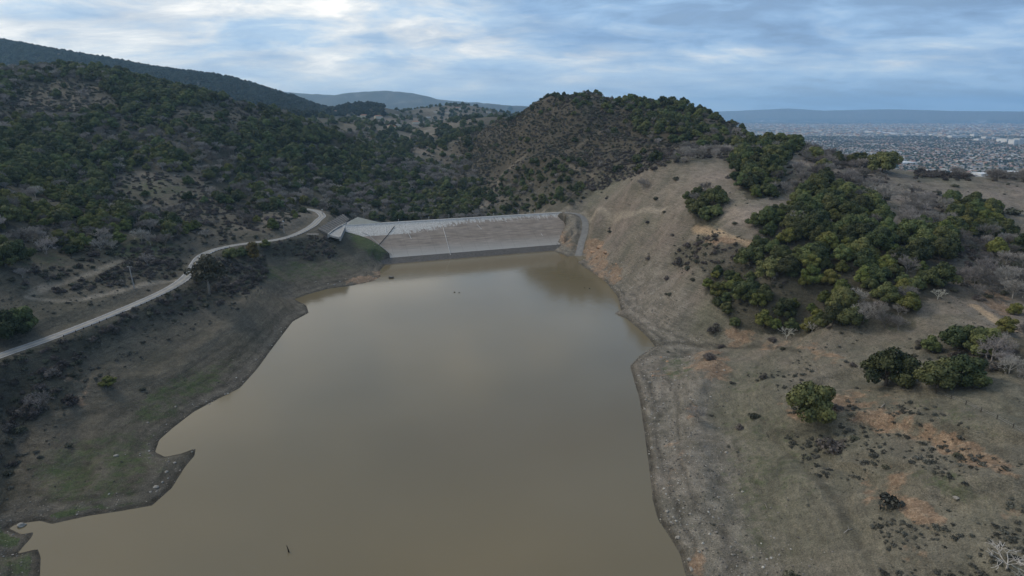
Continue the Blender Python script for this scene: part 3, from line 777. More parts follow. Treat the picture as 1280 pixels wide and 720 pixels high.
    nt.links.new(math_(nt, 'MULTIPLY', sx.outputs[0], .09), cv.inputs[0]); nt.links.new(math_(nt, 'MULTIPLY', sx.outputs[1], .09), cv.inputs[1]); nt.links.new(math_(nt, 'MULTIPLY', sx.outputs[2], 1.5), cv.inputs[2])
    ct = nnoise(nt, 1.0, 4, .6, cv.outputs[0])
    nearf = math_(nt, 'SUBTRACT', 1.0, ap.outputs['Fac'], True)
    cc = mixc(nt, math_(nt, 'MULTIPLY', nearf, .8), cc, mixc(nt, 1.0, cc, ramp(nt, ct.outputs['Fac'], [(.32, (.76, .76, .77)), (.5, (1, 1, 1)), (.68, (1.16, 1.15, 1.13))]), 'MULTIPLY'))
    n5 = nnoise(nt, 2.4, 5, .85, P_)
    cc = mixc(nt, math_(nt, 'MULTIPLY', nearf, .8), cc, mixc(nt, 1.0, cc, ramp(nt, n5.outputs['Fac'], [(.36, (.42, .42, .40)), (.5, (1, 1, 1)), (.64, (1.6, 1.57, 1.5))]), 'MULTIPLY'))
    nt.links.new(cc, b.inputs['Base Color'])
    b.inputs['Roughness'].default_value = 0.95; b.inputs['Specular IOR Level'].default_value = 0.1
    p0_ = bump(nt, b, ct.outputs['Fac'], 0.6, 1.2); p1_ = bump(nt, b, n1.outputs['Fac'], 0.6, 1.3, p0_); bump(nt, b, n3.outputs['Fac'], 0.5, 0.25, p1_)
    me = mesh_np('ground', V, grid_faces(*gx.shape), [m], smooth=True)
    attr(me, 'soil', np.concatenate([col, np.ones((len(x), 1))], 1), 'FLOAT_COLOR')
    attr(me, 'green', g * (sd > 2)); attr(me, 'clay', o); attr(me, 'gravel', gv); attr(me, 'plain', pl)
    tag(hmesh(me, 'ground'), kind='structure')
build_ground()

# ------------------------------------------------------------------ water
def build_water():
    m, nt, b = new_mat('muddy_water')
    geo = nt.nodes.new('ShaderNodeNewGeometry')
    n = nnoise(nt, 0.008, 3, 0.5, geo.outputs['Position'])
    nt.links.new(ramp(nt, n.outputs['Fac'], [(0.35, (.122, .098, .056)), (0.65, (.140, .113, .068))]), b.inputs['Base Color'])
    b.inputs['Roughness'].default_value = 0.10; b.inputs['IOR'].default_value = 1.333
    b.inputs['Specular IOR Level'].default_value = 0.5
    w1 = nnoise(nt, 1.3, 3, 0.55, geo.outputs['Position']); w2 = nnoise(nt, 0.22, 2, 0.5, geo.outputs['Position'])
    w3 = nnoise(nt, 0.035, 3, 0.6, geo.outputs['Position'])
    gust = ramp(nt, w3.outputs['Fac'], [(0.42, (.25, .25, .25)), (0.60, (1, 1, 1))])
    q = bump(nt, b, math_(nt, 'MULTIPLY', w1.outputs['Fac'], gust), 0.20, 0.07); bump(nt, b, w2.outputs['Fac'], 0.22, 0.10, q)
    o = hmesh(mesh_np('water', [(-420, -170, 0), (320, -170, 0), (320, 640, 0), (-420, 640, 0)], [(0, 1, 2, 3)], [m]), 'water')
    tag(o, kind='structure')
build_water()

# ------------------------------------------------------------------ road, boat ramp
def strip(name, P, width, mat, lift=0.12, sub=2.0, kerb=None):
    P = np.array(P, float)
    # Catmull-Rom then resample
    out = []
    for i in range(len(P) - 1):
        a, b, c, d = P[max(i - 1, 0)], P[i], P[i + 1], P[min(i + 2, len(P) - 1)]
        n = max(2, int(np.linalg.norm((c - b)[:2]) / sub))
        for t in np.linspace(0, 1, n, endpoint=False):
            out.append(0.5 * ((2 * b) + (-a + c) * t + (2 * a - 5 * b + 4 * c - d) * t * t + (-a + 3 * b - 3 * c + d) * t ** 3))
    out.append(P[-1]); Q = np.array(out)
    T = np.gradient(Q[:, :2], axis=0); T /= np.linalg.norm(T, axis=1)[:, None] + 1e-9
    Nn = np.stack([-T[:, 1], T[:, 0]], 1)
    ws = np.array([-1, -.5, 0, .5, 1]) * width / 2
    V = []; UV = []
    s = np.concatenate([[0], np.cumsum(np.linalg.norm(np.diff(Q[:, :2], axis=0), axis=1))])
    for i in range(len(Q)):
        for w in ws:
            V.append((Q[i, 0] + Nn[i, 0] * w, Q[i, 1] + Nn[i, 1] * w, Q[i, 2] + lift)); UV.append(w)
        for w, dz in ((-width / 2, -.8), (width / 2, -.8)): pass
    nc = len(ws)
    me = mesh_np(name, V, grid_faces(len(Q), nc)[:, ::-1] if True else None, [mat], True)
    attr(me, 'across', np.array(UV)); attr(me, 'along', np.repeat(s, nc))
    return tag(hmesh(me, name), kind='structure'), Q, Nn
def road_mat():
    m, nt, b = new_mat('asphalt')
    geo = nt.nodes.new('ShaderNodeNewGeometry')
    a = nt.nodes.new('ShaderNodeAttribute'); a.attribute_name = 'across'
    n = nnoise(nt, 0.25, 5, 0.7, geo.outputs['Position'])
    c = ramp(nt, n.outputs['Fac'], [(0.3, (.165, .165, .165)), (0.7, (.235, .232, .228))])
    ab = math_(nt, 'ABSOLUTE', a.outputs['Fac'])
    centre = math_(nt, 'LESS_THAN', ab, 0.09)
    edge = math_(nt, 'MULTIPLY', math_(nt, 'GREATER_THAN', ab, 2.78), math_(nt, 'LESS_THAN', ab, 2.92))
    wear = math_(nt, 'ADD', math_(nt, 'MULTIPLY', math_(nt, 'ABSOLUTE', math_(nt, 'SUBTRACT', ab, 1.6)), .5), math_(nt, 'MULTIPLY', n.outputs['Fac'], .6))
    c = mixc(nt, 1.0, c, ramp(nt, wear, [(.3, (.80, .80, .80)), (.7, (1.1, 1.1, 1.09))]), 'MULTIPLY')
    vg = nnoise(nt, 0.9, 4, .7, geo.outputs['Position'])
    dirt = math_(nt, 'GREATER_THAN', math_(nt, 'ADD', ab, math_(nt, 'MULTIPLY', vg.outputs['Fac'], 1.6)), 3.85)
    c = mixc(nt, dirt, c, (.105, .09, .072))
    c = mixc(nt, math_(nt, 'MULTIPLY', centre, .7), c, (.50, .36, .10))
    c = mixc(nt, math_(nt, 'MULTIPLY', edge, .8), c, (.6, .6, .6))
    nt.links.new(c, b.inputs['Base Color']); return m
road_o, ROADQ, ROADN = strip('road', ROAD, 6.6, road_mat(), 0.14)
strip('boat_ramp', RAMP, 6.0, simple('ramp_concrete', (.175, .170, .162), .25, .3), 0.16)

# ------------------------------------------------------------------ the dam
def lerp(a, b, t): return tuple(a[i] + (b[i] - a[i]) * t for i in range(len(a)))
def dam_face_mat():
    m, nt, b = new_mat('dam_face_concrete')
    A = lambda n: (lambda q: (setattr(q, 'attribute_name', n), q.outputs['Fac'])[1])(nt.nodes.new('ShaderNodeAttribute'))
    u, v = A('along'), A('up')
    cb = nt.nodes.new('ShaderNodeCombineXYZ'); nt.links.new(u, cb.inputs[0]); nt.links.new(math_(nt, 'MULTIPLY', v, 50), cb.inputs[1])
    st = nt.nodes.new('ShaderNodeMapping'); st.inputs['Scale'].default_value = (1, .28, 1); nt.links.new(cb.outputs[0], st.inputs[0])
    hz = nt.nodes.new('ShaderNodeMapping'); hz.inputs['Scale'].default_value = (.12, 1, 1); nt.links.new(cb.outputs[0], hz.inputs[0])
    n1 = nnoise(nt, .10, 5, .65, cb.outputs[0]); n2 = nnoise(nt, .42, 5, .75, st.outputs[0]); n3 = nnoise(nt, .5, 4, .6, hz.outputs[0])
    base = ramp(nt, n1.outputs['Fac'], [(.3, (.215, .175, .142)), (.7, (.300, .248, .205))])
    base = mixc(nt, 1.0, base, ramp(nt, n3.outputs['Fac'], [(.3, (.68, .68, .69)), (.7, (1.25, 1.24, 1.22))]), 'MULTIPLY')
    # bleached band along the foot, grey wash in the lower third
    base = mixc(nt, ramp(nt, v, [(.02, (1, 1, 1)), (.10, (.75, .75, .75)), (.34, (0, 0, 0))]), base, (.37, .34, .305))
    # peeling whitewash: whole at the left end of the crest, ragged towards the right
    lim = nt.nodes.new('ShaderNodeMapRange'); nt.links.new(u, lim.inputs[0])
    lim.inputs[1].default_value = 40; lim.inputs[2].default_value = 110; lim.inputs[3].default_value = .40; lim.inputs[4].default_value = .0
    e = math_(nt, 'ADD', math_(nt, 'MULTIPLY', math_(nt, 'SUBTRACT', v, .62), 1.25), math_(nt, 'SUBTRACT', n2.outputs['Fac'], .52))
    e = math_(nt, 'ADD', e, math_(nt, 'MULTIPLY', lim.outputs[0], math_(nt, 'GREATER_THAN', v, .66)))
    wh = ramp(nt, e, [(.30, (0, 0, 0)), (.40, (1, 1, 1))])
    pt = nnoise(nt, .9, 4, .75, cb.outputs[0])
    wh = math_(nt, 'MULTIPLY', wh, ramp(nt, pt.outputs['Fac'], [(.40, (.25, .25, .25)), (.56, (1, 1, 1))]))
    base = mixc(nt, math_(nt, 'MULTIPLY', wh, .8), base, (.62, .60, .56))
    # slab joints
    j = math_(nt, 'LESS_THAN', math_(nt, 'FRACT', math_(nt, 'DIVIDE', u, 12.2)), .022)
    base = mixc(nt, math_(nt, 'MULTIPLY', j, .35), base, (.10, .09, .08))
    nt.links.new(base, b.inputs['Base Color']); bump(nt, b, n2.outputs['Fac'], .3, .15)
    return m
def build_dam():
    crest_px = [(431, 282.6), (480, 280.0), (557, 275.6), (620, 271.8), (680, 268.0), (707, 266.0)]
    cr = np.array([PZ(a, b, 26.0) for a, b in crest_px])
    p0, p1 = cr[0], cr[-1]
    L = np.linalg.norm((p1 - p0)[:2]); ax = (p1 - p0)[:2] / L
    up = np.array([ax[1], -ax[0]])                     # towards the reservoir
    if up[1] > 0: up = -up
    toes = [np.array(PZ(a, b, 3.5)[:2]) for a, b in [(494, 321), (560, 316.5), (640, 310.5), (692, 305)]]
    run = np.mean([np.dot(t - p0[:2], up) for t in toes])
    print('DAM len', L, 'run', run, [round(float(np.dot(t - p0[:2], up)), 1) for t in toes])
    def at(s, off, z):
        q = p0[:2] + ax * s + up * off; return (q[0], q[1], z)
    root = empty('embankment_dam', at(L / 2, 0, 0))
    tag(root, 'long concrete-faced earth dam with peeling white paint closing the reservoir', 'dam')
    rl = Vector(root.location)
    def loc(V): return [(a[0] - rl.x, a[1] - rl.y, a[2] - rl.z) for a in V]
    # upstream face
    nu, nv = 150, 22; V = []; U_ = []; W_ = []
    ex0, ex1 = -2, L + 3
    for i in range(nv):
        v = i / (nv - 1)
        for k in range(nu):
            s = ex0 + (ex1 - ex0) * k / (nu - 1)
            V.append(at(s, run * (1 - v) + 1.2 * math.sin(v * math.pi) * 0.4, 3.2 + 22.8 * v)); U_.append(s - ex0); W_.append(v)
    me = mesh_np('upstream_face', loc(V), grid_faces(nv, nu)[:, ::-1], [dam_face_mat()], True)
    attr(me, 'along', U_); attr(me, 'up', W_)
    hmesh(me, 'upstream_face', root)
    b = MB()
    def slab(s0, s1, o0, z0, o1, z1, th):
        v = [at(s0, o0, z0), at(s1, o0, z0), at(s1, o1, z1), at(s0, o1, z1)]
        w = [(p[0], p[1], p[2] - th) for p in v]
        return loc(v) + loc(w), [(0, 1, 2, 3), (7, 6, 5, 4), (0, 4, 5, 1), (1, 5, 6, 2), (2, 6, 7, 3), (3, 7, 4, 0)]
    # rubble toe at the waterline
    nv2 = 7; V = []
    for i in range(nv2):
        for k in range(nu):
            s = ex0 + 6 + (ex1 - ex0 - 8) * k / (nu - 1)
            V.append(at(s, run - .3 + 14 * i / (nv2 - 1), 3.3 - 4.6 * i / (nv2 - 1) + (random.uniform(-.25, .25) if i else 0)))
    hmesh(mesh_np('rubble_toe', loc(V), grid_faces(nv2, nu), [simple('wet_rubble', (.085, .078, .072), .5, .8, .95, .4)], False), 'rubble_toe', root)
    b = MB(); b.add(*slab(ex0, ex1, -.02, 26.02, -7.5, 26.0, 1.0)); b.build('crest_road', simple('crest_gravel', (.27, .265, .25), .2, .4), root)
    b = MB(); b.add(*slab(ex0, ex1, .15, 26.75, -.2, 26.75, .9)); b.build('parapet', M['white_concrete'], root)
    b = MB(); b.add(*slab(ex0, ex1, -7.5, 25.9, -58, -3, 1.5)); b.build('downstream_slope', simple('dam_turf', (.11, .11, .07), .3, .2), root)
    # white outlet pipe running down the face and its short jetty
    def face_pt(px, py):
        # meet the sight line with the face plane
        dx, dy, dz = ray(px, py); o = np.array([0, 0, CAMZ]); d = np.array([dx, dy, dz])
        A_ = np.array(at(0, run, 3.2)); B_ = np.array(at(0, 0, 26.0)); C_ = np.array(at(L, 0, 26.0))
        n = np.cross(B_ - A_, C_ - A_); n /= np.linalg.norm(n)
        if n[2] < 0: n = -n
        t = np.dot(A_ - o, n) / np.dot(d, n); q = o + d * t + n * .45
        return tuple(q)
    b = MB(); b.tube(loc([face_pt(553, 282), face_pt(558, 300), face_pt(563, 319), lerp(face_pt(558, 300), face_pt(563, 319), 1.22)]), .18, 6)
    b.build('outlet_pipe', M['white_concrete'], root, True)
    b = MB(); b.tube(loc([face_pt(493, 283.5), face_pt(483, 296), face_pt(472.5, 308)]), .26, 5)
    b.build('gauge_cable', simple('black_rubber', (.02, .02, .02), .2), root)
    for (x0, y0, x1, y1) in [(482, 284, 482, 291), (510, 291, 514, 299), (596, 281, 602, 287), (676, 292, 678, 295)]:
        b = MB(); b.tube(loc([face_pt(x0, y0), face_pt(x1, y1)]), .13, 5); b.build('gauge_board', M['white_paint'], root)
    # abutment kerb running down the left edge of the slab
    kp = [face_pt(a, c) for a, c in [(453, 291), (462, 295), (474, 305.5), (484, 314), (490, 319)]]
    b = MB(); b.tube(loc([(q[0], q[1], q[2] - .25) for q in kp]), .35, 4); b.build('slab_kerb', M['concrete'], root)
    # small posts and lamps along the crest
    for s, h, k in [(48, 2.0, 0), (76, 2.4, 0), (95, 3.6, 1), (139, 2.4, 0), (164, 4.2, 1), (176, 2.2, 0), (181, 3.0, 1)]:
        p = at(s, -5.8, 26.0)
        r = empty('crest_post', p); b = MB(); b.tube([(0, 0, -.3), (0, 0, h)], .13, 6); b.build('post', M['steel'], r)
        b = MB(); b.box((0, 0, h + .15), (.55, .35, .3)); b.build('instrument_box', M['white_paint'], r)
        side = 'left third' if s < 70 else ('middle' if s < 130 else 'right end')
        tag(r, f'{"tall" if k else "short"} thin metal post with a small box on the dam crest, {side}', 'post', 'posts standing along the dam crest')
    return at, L, run
DAM_AT, DAM_L, DAM_RUN = build_dam()

# ------------------------------------------------------------------ spillway left of the dam
def build_spillway():
    base = PZ(428, 284, 25.5)
    root = empty('spillway', base); tag(root, 'pale concrete spillway channel between the road and the left end of the dam', 'spillway')
    def lp(px, py, z): p = PZ(px, py, z); return (p[0] - base[0], p[1] - base[1], p[2] - base[2])
    def wall(name, pts, th, h, mat):
        b = MB()
        for i in range(len(pts) - 1):
            a, c = Vector(pts[i]), Vector(pts[i + 1]); d = (c - a); ang = math.atan2(d.y, d.x)
            n = Vector((-math.sin(ang), math.cos(ang), 0)) * th / 2
            v = [a - n, c - n, c + n, a + n]
            b.add([(q.x, q.y, q.z - 3) for q in v] + [(q.x, q.y, q.z + h) for q in v], [(3, 2, 1, 0), (4, 5, 6, 7), (0, 1, 5, 4), (1, 2, 6, 5), (2, 3, 7, 6), (3, 0, 4, 7)])
        b.build(name, mat, root)
    wall('side_wall', [lp(410, 293, 26), lp(416, 288, 26.3), (lp(424, 283, 26.5)), lp(433, 278.5, 26.5)], 1.0, .3, M['concrete'])
    wall('side_wall', [lp(425, 296.5, 24), lp(428, 290, 25.4), lp(431, 283, 26.4)], 1.1, .5, M['concrete'])
    b = MB(); v = [lp(411, 293.5, 25.6), lp(425, 297, 23.6), lp(431, 283.5, 25.2), lp(446, 272, 25.2), lp(434, 278, 25.8)]
    b.add(v + [(a, c, d - 1.5) for a, c, d in v], [(0, 1, 2, 3, 4), (9, 8, 7, 6, 5)] + [(i, i + 5, (i + 1) % 5 + 5, (i + 1) % 5) for i in range(5)])
    b.build('channel_floor', M['concrete'], root)
    b = MB(); v = [lp(434, 281.4, 26.2), lp(478, 278.6, 26.2), lp(462, 275, 26.2), lp(447, 271.2, 26.2), lp(440, 275, 26.2)]
    b.add(v + [(a, c, d - 2.5) for a, c, d in v], [(0, 1, 2, 3, 4), (9, 8, 7, 6, 5)] + [(i, i + 5, (i + 1) % 5 + 5, (i + 1) % 5) for i in range(5)])
    b.build('apron', simple('apron_gravel', (.17, .18, .165), .2, .3), root)
    # ribbed retaining slope below the road
    rb = PZ(415, 281, 28)
    r2 = empty('retaining_wall', rb); tag(r2, 'dark ribbed retaining slope stepping down beside the bend of the road', 'retaining wall')
    def q(px, py, z): p = PZ(px, py, z); return (p[0] - rb[0], p[1] - rb[1], p[2] - rb[2])
    A_, B_, C_, D_ = q(397, 286, 28.6), q(429, 267.5, 29.5), q(437, 274, 26.2), q(411, 292.5, 26.0)
    b = MB(); b.add([A_, B_, C_, D_] + [(a[0], a[1], a[2] - 3) for a in (A_, B_, C_, D_)], [(0, 1, 2, 3), (7, 6, 5, 4), (0, 4, 5, 1), (1, 5, 6, 2), (2, 6, 7, 3), (3, 7, 4, 0)])
    b.build('slope_slab', simple('stained_concrete', (.085, .085, .085), .35, .4), r2)
    RIBM = simple('rib_concrete', (.15, .145, .14), .3, .5)
    for k in range(12):
        t = (k + .5) / 12; a = lerp(A_, B_, t); c = lerp(D_, C_, t)
        b = MB(); b.tube([(a[0], a[1], a[2] + .15), (c[0], c[1], c[2] + .15)], .42, 4); b.build('rib', RIBM, r2)
    # timber trestle at the corner of the road
    tb = cast(391, 297); z0 = tb[2]
    r3 = empty('timber_trestle', (tb[0], tb[1], z0)); tag(r3, 'small dark timber trestle with a platform beside the bend of the road', 'trestle')
    for k in range(5):
        b = MB(); b.tube([((k - 2) * 2.1, 0, -1), ((k - 2) * 2.1, 0, 2.6)], .2, 5); b.build('post', M['dark_wood'], r3)
    b = MB(); b.box((0, .3, 2.7), (9.4, 2.0, .3)); b.build('platform', M['grey_wood'], r3)
    b = MB(); b.box((0, -.2, 1.3), (9.2, .16, .3)); b.build('cross_beam', M['dark_wood'], r3)
build_spillway()

# ------------------------------------------------------------------ guardrails, poles, fence, small things
def guardrail(px0, px1, label, mat, step=4.0, off=3.95):
    pxs, _, _ = project(ROADQ[:, 0], ROADQ[:, 1], ROADQ[:, 2])
    idx = [i for i in range(len(ROADQ)) if px0 <= pxs[i] <= px1 and (i == 0 or ROADQ[i][1] < 575)]
    pts = [(ROADQ[i][0] - ROADN[i][0] * off, ROADQ[i][1] - ROADN[i][1] * off, ROADQ[i][2]) for i in idx]
    o = pts[0]; root = empty('guardrail', o)
    rel = [(p[0] - o[0], p[1] - o[1], p[2] - o[2]) for p in pts]
    b = MB()
    for i in range(len(rel) - 1):
        a, c = rel[i], rel[i + 1]
        b.add([(a[0], a[1], .48), (c[0], c[1], .48 + c[2]), (c[0], c[1], .82 + c[2]), (a[0], a[1], .82)] if False else
              [(a[0], a[1], a[2] + .50), (c[0], c[1], c[2] + .50), (c[0], c[1], c[2] + .84), (a[0], a[1], a[2] + .84),
               (a[0] + .09, a[1] - .09, a[2] + .50), (c[0] + .09, c[1] - .09, c[2] + .50), (c[0] + .09, c[1] - .09, c[2] + .84), (a[0] + .09, a[1] - .09, a[2] + .84)],
              [(0, 1, 2, 3), (7, 6, 5, 4), (3, 2, 6, 7), (4, 5, 1, 0)])
    b.build('rail', mat, root)
    acc = 0; last = None; pm = None
    for i, p in enumerate(rel):
        if last is not None:
            acc += math.dist(p[:2], last[:2])
            if acc < step: last = p; continue
        acc = 0; last = p
        if pm is None:
            k = MB(); k.box((0, 0, .2), (.26, .26, 1.4)); pm = k.mesh('post', M['dark_wood'])
        q = hmesh(pm, 'post', root); q.location = (p[0] + .22, p[1] - .22, p[2])
    tag(root, label, 'guardrail', 'guardrails on the lake side of the road')
guardrail(70, 150, 'straight grey guardrail with dark posts on the nearest stretch of the road', M['steel'])
guardrail(156, 236, 'grey guardrail with close dark posts on the rising stretch of road before the bend', M['steel'], 3.0)
guardrail(243, 282, 'pale weathered guardrail curving round the tree-hidden bend of the road', M['white_paint'], 3.0)
guardrail(352, 392, 'dark-posted guardrail on the last bend of the road beside the spillway', M['steel'], 3.0)

def utility_pole(px, py_base, h, label, arm=2.6, lamp=False, lean=0.0):
    g = cast(px, py_base)
    r = empty('utility_pole' if not lamp else 'light_pole', (g[0], g[1], g[2]), R(-20)); r.rotation_euler = (0, R(lean), R(-20))
    b = MB(); b.tube([(0, 0, -.5), (0, 0, h)], [.34, .24], 8); b.build('post', M['grey_wood'], r)
    if not lamp:
        b = MB(); b.box((0, .12, h - .5), (arm, .14, .2)); ca = b.build('crossarm', M['grey_wood'], r)
        for dx in (-arm * .45, -arm * .15, arm * .45):
            b = MB(); b.tube([(dx, .12, h - .4), (dx, .12, h - .05)], .09, 6); b.build('insulator', M['white_paint'], ca)
    else:
        b = MB(); b.box((0, 0, h + .2), (.8, .5, .5)); b.build('lamp_head', M['white_paint'], r)
    tag(r, label, 'pole'); return r
utility_pole(168, 361, 12.5, 'weathered wooden utility pole with crossarm above the dirt track left of the road', 3.2, lean=-6)
utility_pole(455, 273, 12.0, 'slender wooden utility pole among the trees behind the left end of the dam', 2.4)
utility_pole(355, 291, 9.0, 'thin light pole with a pale head beside the road before its last bend', lamp=True)
utility_pole(403, 268, 4.5, 'short pole with a white head beside the far end of the road', lamp=True)

fp = [(1170, 492), (1188.5, 499), (1207, 506), (1226, 514.5), (1246, 524), (1266, 535), (1287, 547)]
fr = cast(*fp[0]); root = empty('wire_fence', fr[:3]); tag(root, 'line of dark wooden fence posts with thin wire above the orange bank', 'fence')
prev = None
for a in fp:
    g = cast(*a); q = (g[0] - fr[0], g[1] - fr[1], g[2] - fr[2])
    b = MB(); b.tube([(q[0], q[1], q[2] - .4), (q[0] + .05, q[1], q[2] + 1.35)], .12, 6); b.build('post', M['dark_wood'], root)
    if prev:
        for hh in (.6, 1.15):
            b = MB(); b.tube([(prev[0], prev[1], prev[2] + hh), (q[0], q[1], q[2] + hh)], .012, 3); b.build('wire', M['steel'], root)
    prev = q
# driftwood
def log(px, py, ln, ang, label, mat='pale_bark', z=None, tilt=0.0, rad=.22):
    g = cast(px, py); zz = g[2] + .15 if z is None else z
    r = empty('fallen_log', (g[0], g[1], zz), R(ang)); r.rotation_euler = (0, R(tilt), R(ang))
    b = MB(); b.tube([(-ln / 2, 0, 0), (0, .15, .12), (ln / 2, -.1, 0)], [rad, rad * .85, rad * .5], 6); b.build('trunk', M[mat], r, True)
    b = MB(); b.tube([(ln * .1, 0, .05), (ln * .3, .8, .6)], [rad * .5, rad * .2], 5); b.build('branch', M[mat], r, True)
    tag(r, label, 'log')
log(1105, 507, 5, 40, 'bleached fallen log on bare ground below the oak pair at right')
log(958, 633, 2.4, 80, 'short white log lying on the grassy slope at lower right', rad=.14)
log(1060, 664, 3.5, 30, 'thin grey branch lying on the lower right slope', 'grey_wood', rad=.12)
def snag():
    g = PZ(361, 690, 0); r = empty('tree_snag', g); tag(r, 'black drowned branch sticking out of the muddy water', 'branch')
    b = MB(); b.tube([(0, 0, -.6), (-.15, .1, .8), (-.55, .3, 2.0)], [.22, .16, .07], 6); b.build('stem', simple('wet_wood', (.012, .011, .010), .2), r, True)
    b = MB(); b.tube([(.0, 0, -.2), (.2, -.2, .5)], [.2, .1], 6); b.build('stub', bpy.data.materials['wet_wood'], r, True)
snag()
def floating_drum():
    g = PZ(489, 347.6, 0); r = empty('floating_platform', g); tag(r, 'small dark floating intake platform with a rail near the left end of the dam', 'float')
    b = MB(); b.box((0, 0, .35), (3.6, 2.4, .8), taper=.92); b.build('deck', simple('tarred_timber', (.035, .034, .032), .2), r)
    for sx in (-1, 1):
        b = MB(); b.tube([(sx * 1.3, 0, .6), (sx * 1.3, 0, 1.5)], .1, 5); b.build('post', M['dark_wood'], r)
    b = MB(); b.tube([(-1.3, 0, 1.45), (1.3, 0, 1.45)], .09, 5); b.build('rail', M['steel'], r)
floating_drum()
def buoy_line():
    for k, (a, c) in enumerate([(568, 365.5), (574, 366), (731, 360), (737, 361)]):
        g = PZ(a, c, 0); b = MB(); b.tube([(-.5, 0, .05), (-.25, 0, .28), (.3, .05, .25), (.6, 0, .02)], [.1, .28, .26, .1], 7)
        o = b.build('driftwood', M['dark_wood'], None, True); o.location = g; o.rotation_euler = (0, 0, k)
        tag(o, 'small dark piece of driftwood afloat in open water ' + ('below the middle of the dam' if k < 2 else 'near the foot of the boat ramp'), 'driftwood', 'floating driftwood')
buoy_line()

# ------------------------------------------------------------------ rocks
def rock_mesh(name, seed, mat):
    import bmesh
    bm = bmesh.new(); bmesh.ops.create_icosphere(bm, subdivisions=2, radius=1.0)
    rr = random.Random(seed)
    cuts = [(Vector((rr.gauss(0, 1), rr.gauss(0, 1), rr.gauss(0, .7))).normalized(), rr.uniform(.55, .85)) for _ in range(9)]
    for v in bm.verts:
        for n, d in cuts:
            k = v.co.dot(n)
            if k > d: v.co -= n * (k - d)
        v.co *= 1 + rr.uniform(-.05, .05)
        v.co.z *= .72
    me = bpy.data.meshes.new(name); bm.to_mesh(me); bm.free(); me.materials.append(mat); return me
ROCKS = [rock_mesh('rock', s, M['rock']) for s in range(4)]
STONES = [rock_mesh('shore_stone', 40 + s, M['stone']) for s in range(4)]
OROCKS = [rock_mesh('rock', 20 + s, M['orange_rock']) for s in range(2)]
BIG = [(27,657,2.2,0,'grey boulder at the water edge by the creek mouth, lower left'),
  (750,310,3.6,1,'large pale orange outcrop boulder beside the boat ramp'),(742,316,3.0,1,'orange broken boulder just above the water beside the boat ramp'),(757,316,2.2,1,'pale boulder right of the outcrop beside the boat ramp'),
  (747,322,2.2,1,'low orange boulder under the outcrop beside the boat ramp'),
  (145,570,1.3,0,'light grey rock on the grassy left bank'),(218,579,1.1,0,'pale rock near the tip of the left spit'),(195,609,1.4,0,'pale rock heap stone in the middle of the left spit'),(208,590,1.0,0,'grey rock on the upper side of the left spit'),
  (829,672,.7,0,None),(834,640,.7,0,None),(848,672,.6,0,None),(842,647,.55,0,None),(797,512,.8,0,None),(807,500,.7,0,None),(812,478,.9,0,None),(822,462,.8,0,None),(817,470,.9,1,None),(834,452,.9,1,None),(826,447,.8,1,None),(815,560,.7,0,None),(822,585,.7,0,None),
  (846,700,.8,0,None),(852,712,.8,0,None),(874,690,.6,0,None),(806,440,.7,0,None),(795,470,.7,0,None),(803,455,.7,0,None),(866,500,.6,0,None),(840,480,.6,0,None),(858,470,.6,0,None),(905,463,.7,0,None),
  (775,345,1.0,0,None),(790,360,1.0,0,None),(770,330,1.1,1,None),(800,375,.9,0,None),(425,352,1.2,0,None),(418,356,1.2,0,None),(432,349,1.1,0,None),(440,351,1.2,1,None),(410,355,1.1,0,None),(395,352,1.0,0,None),(1195,623,.8,0,None),(1165,560,.6,0,None),(908,566,.8,2,None),
  (320,450,.8,0,None),(340,432,.8,0,None),(285,492,.9,0,None),(262,505,.8,0,None),(210,598,.7,0,None),(203,603,.8,0,None),(188,615,.7,0,None),(225,588,.6,0,None),(240,565,.7,0,None)]
for k, (px, py, s, kind, lab) in enumerate(BIG):
    while s < 1.2 and px > 600 and ground_z(*cast(px, py)[:2], SDG) < 1.2: px += 3
    g = cast(px, py)
    if px < 600: s *= .62
    o = hmesh((OROCKS if kind == 1 else ROCKS)[k % (2 if kind == 1 else 4)], 'boulder', None, (g[0], g[1], max(g[2], 0) + s * .12))
    o.scale = (s * random.uniform(.9, 1.3), s * random.uniform(.8, 1.1), s * random.uniform(.7, 1.0)); o.rotation_euler = (0, 0, random.uniform(0, 6.28))
    if lab is None:
        if px < 600: lab = 'small pale rock on the muddy left shore ' + ('beside the far bay' if py < 380 else ('along the middle of the bank' if py < 520 else 'on the curved spit'))
        elif py < 390: lab = 'pale rock on the stony slope right of the boat ramp'
        elif px > 900: lab = 'single stone on the open lower right slope ' + ('at its left side' if px < 950 else 'at its right side')
        else: lab = ('orange' if kind == 1 else 'pale') + ' rock on the stony right shore ' + ('near the small inlet' if py < 480 else ('in the middle' if py < 600 else 'at the bottom of the picture'))
        tag(o, lab, 'rock', 'rocks along the shore')
    else: tag(o, lab, 'boulder')

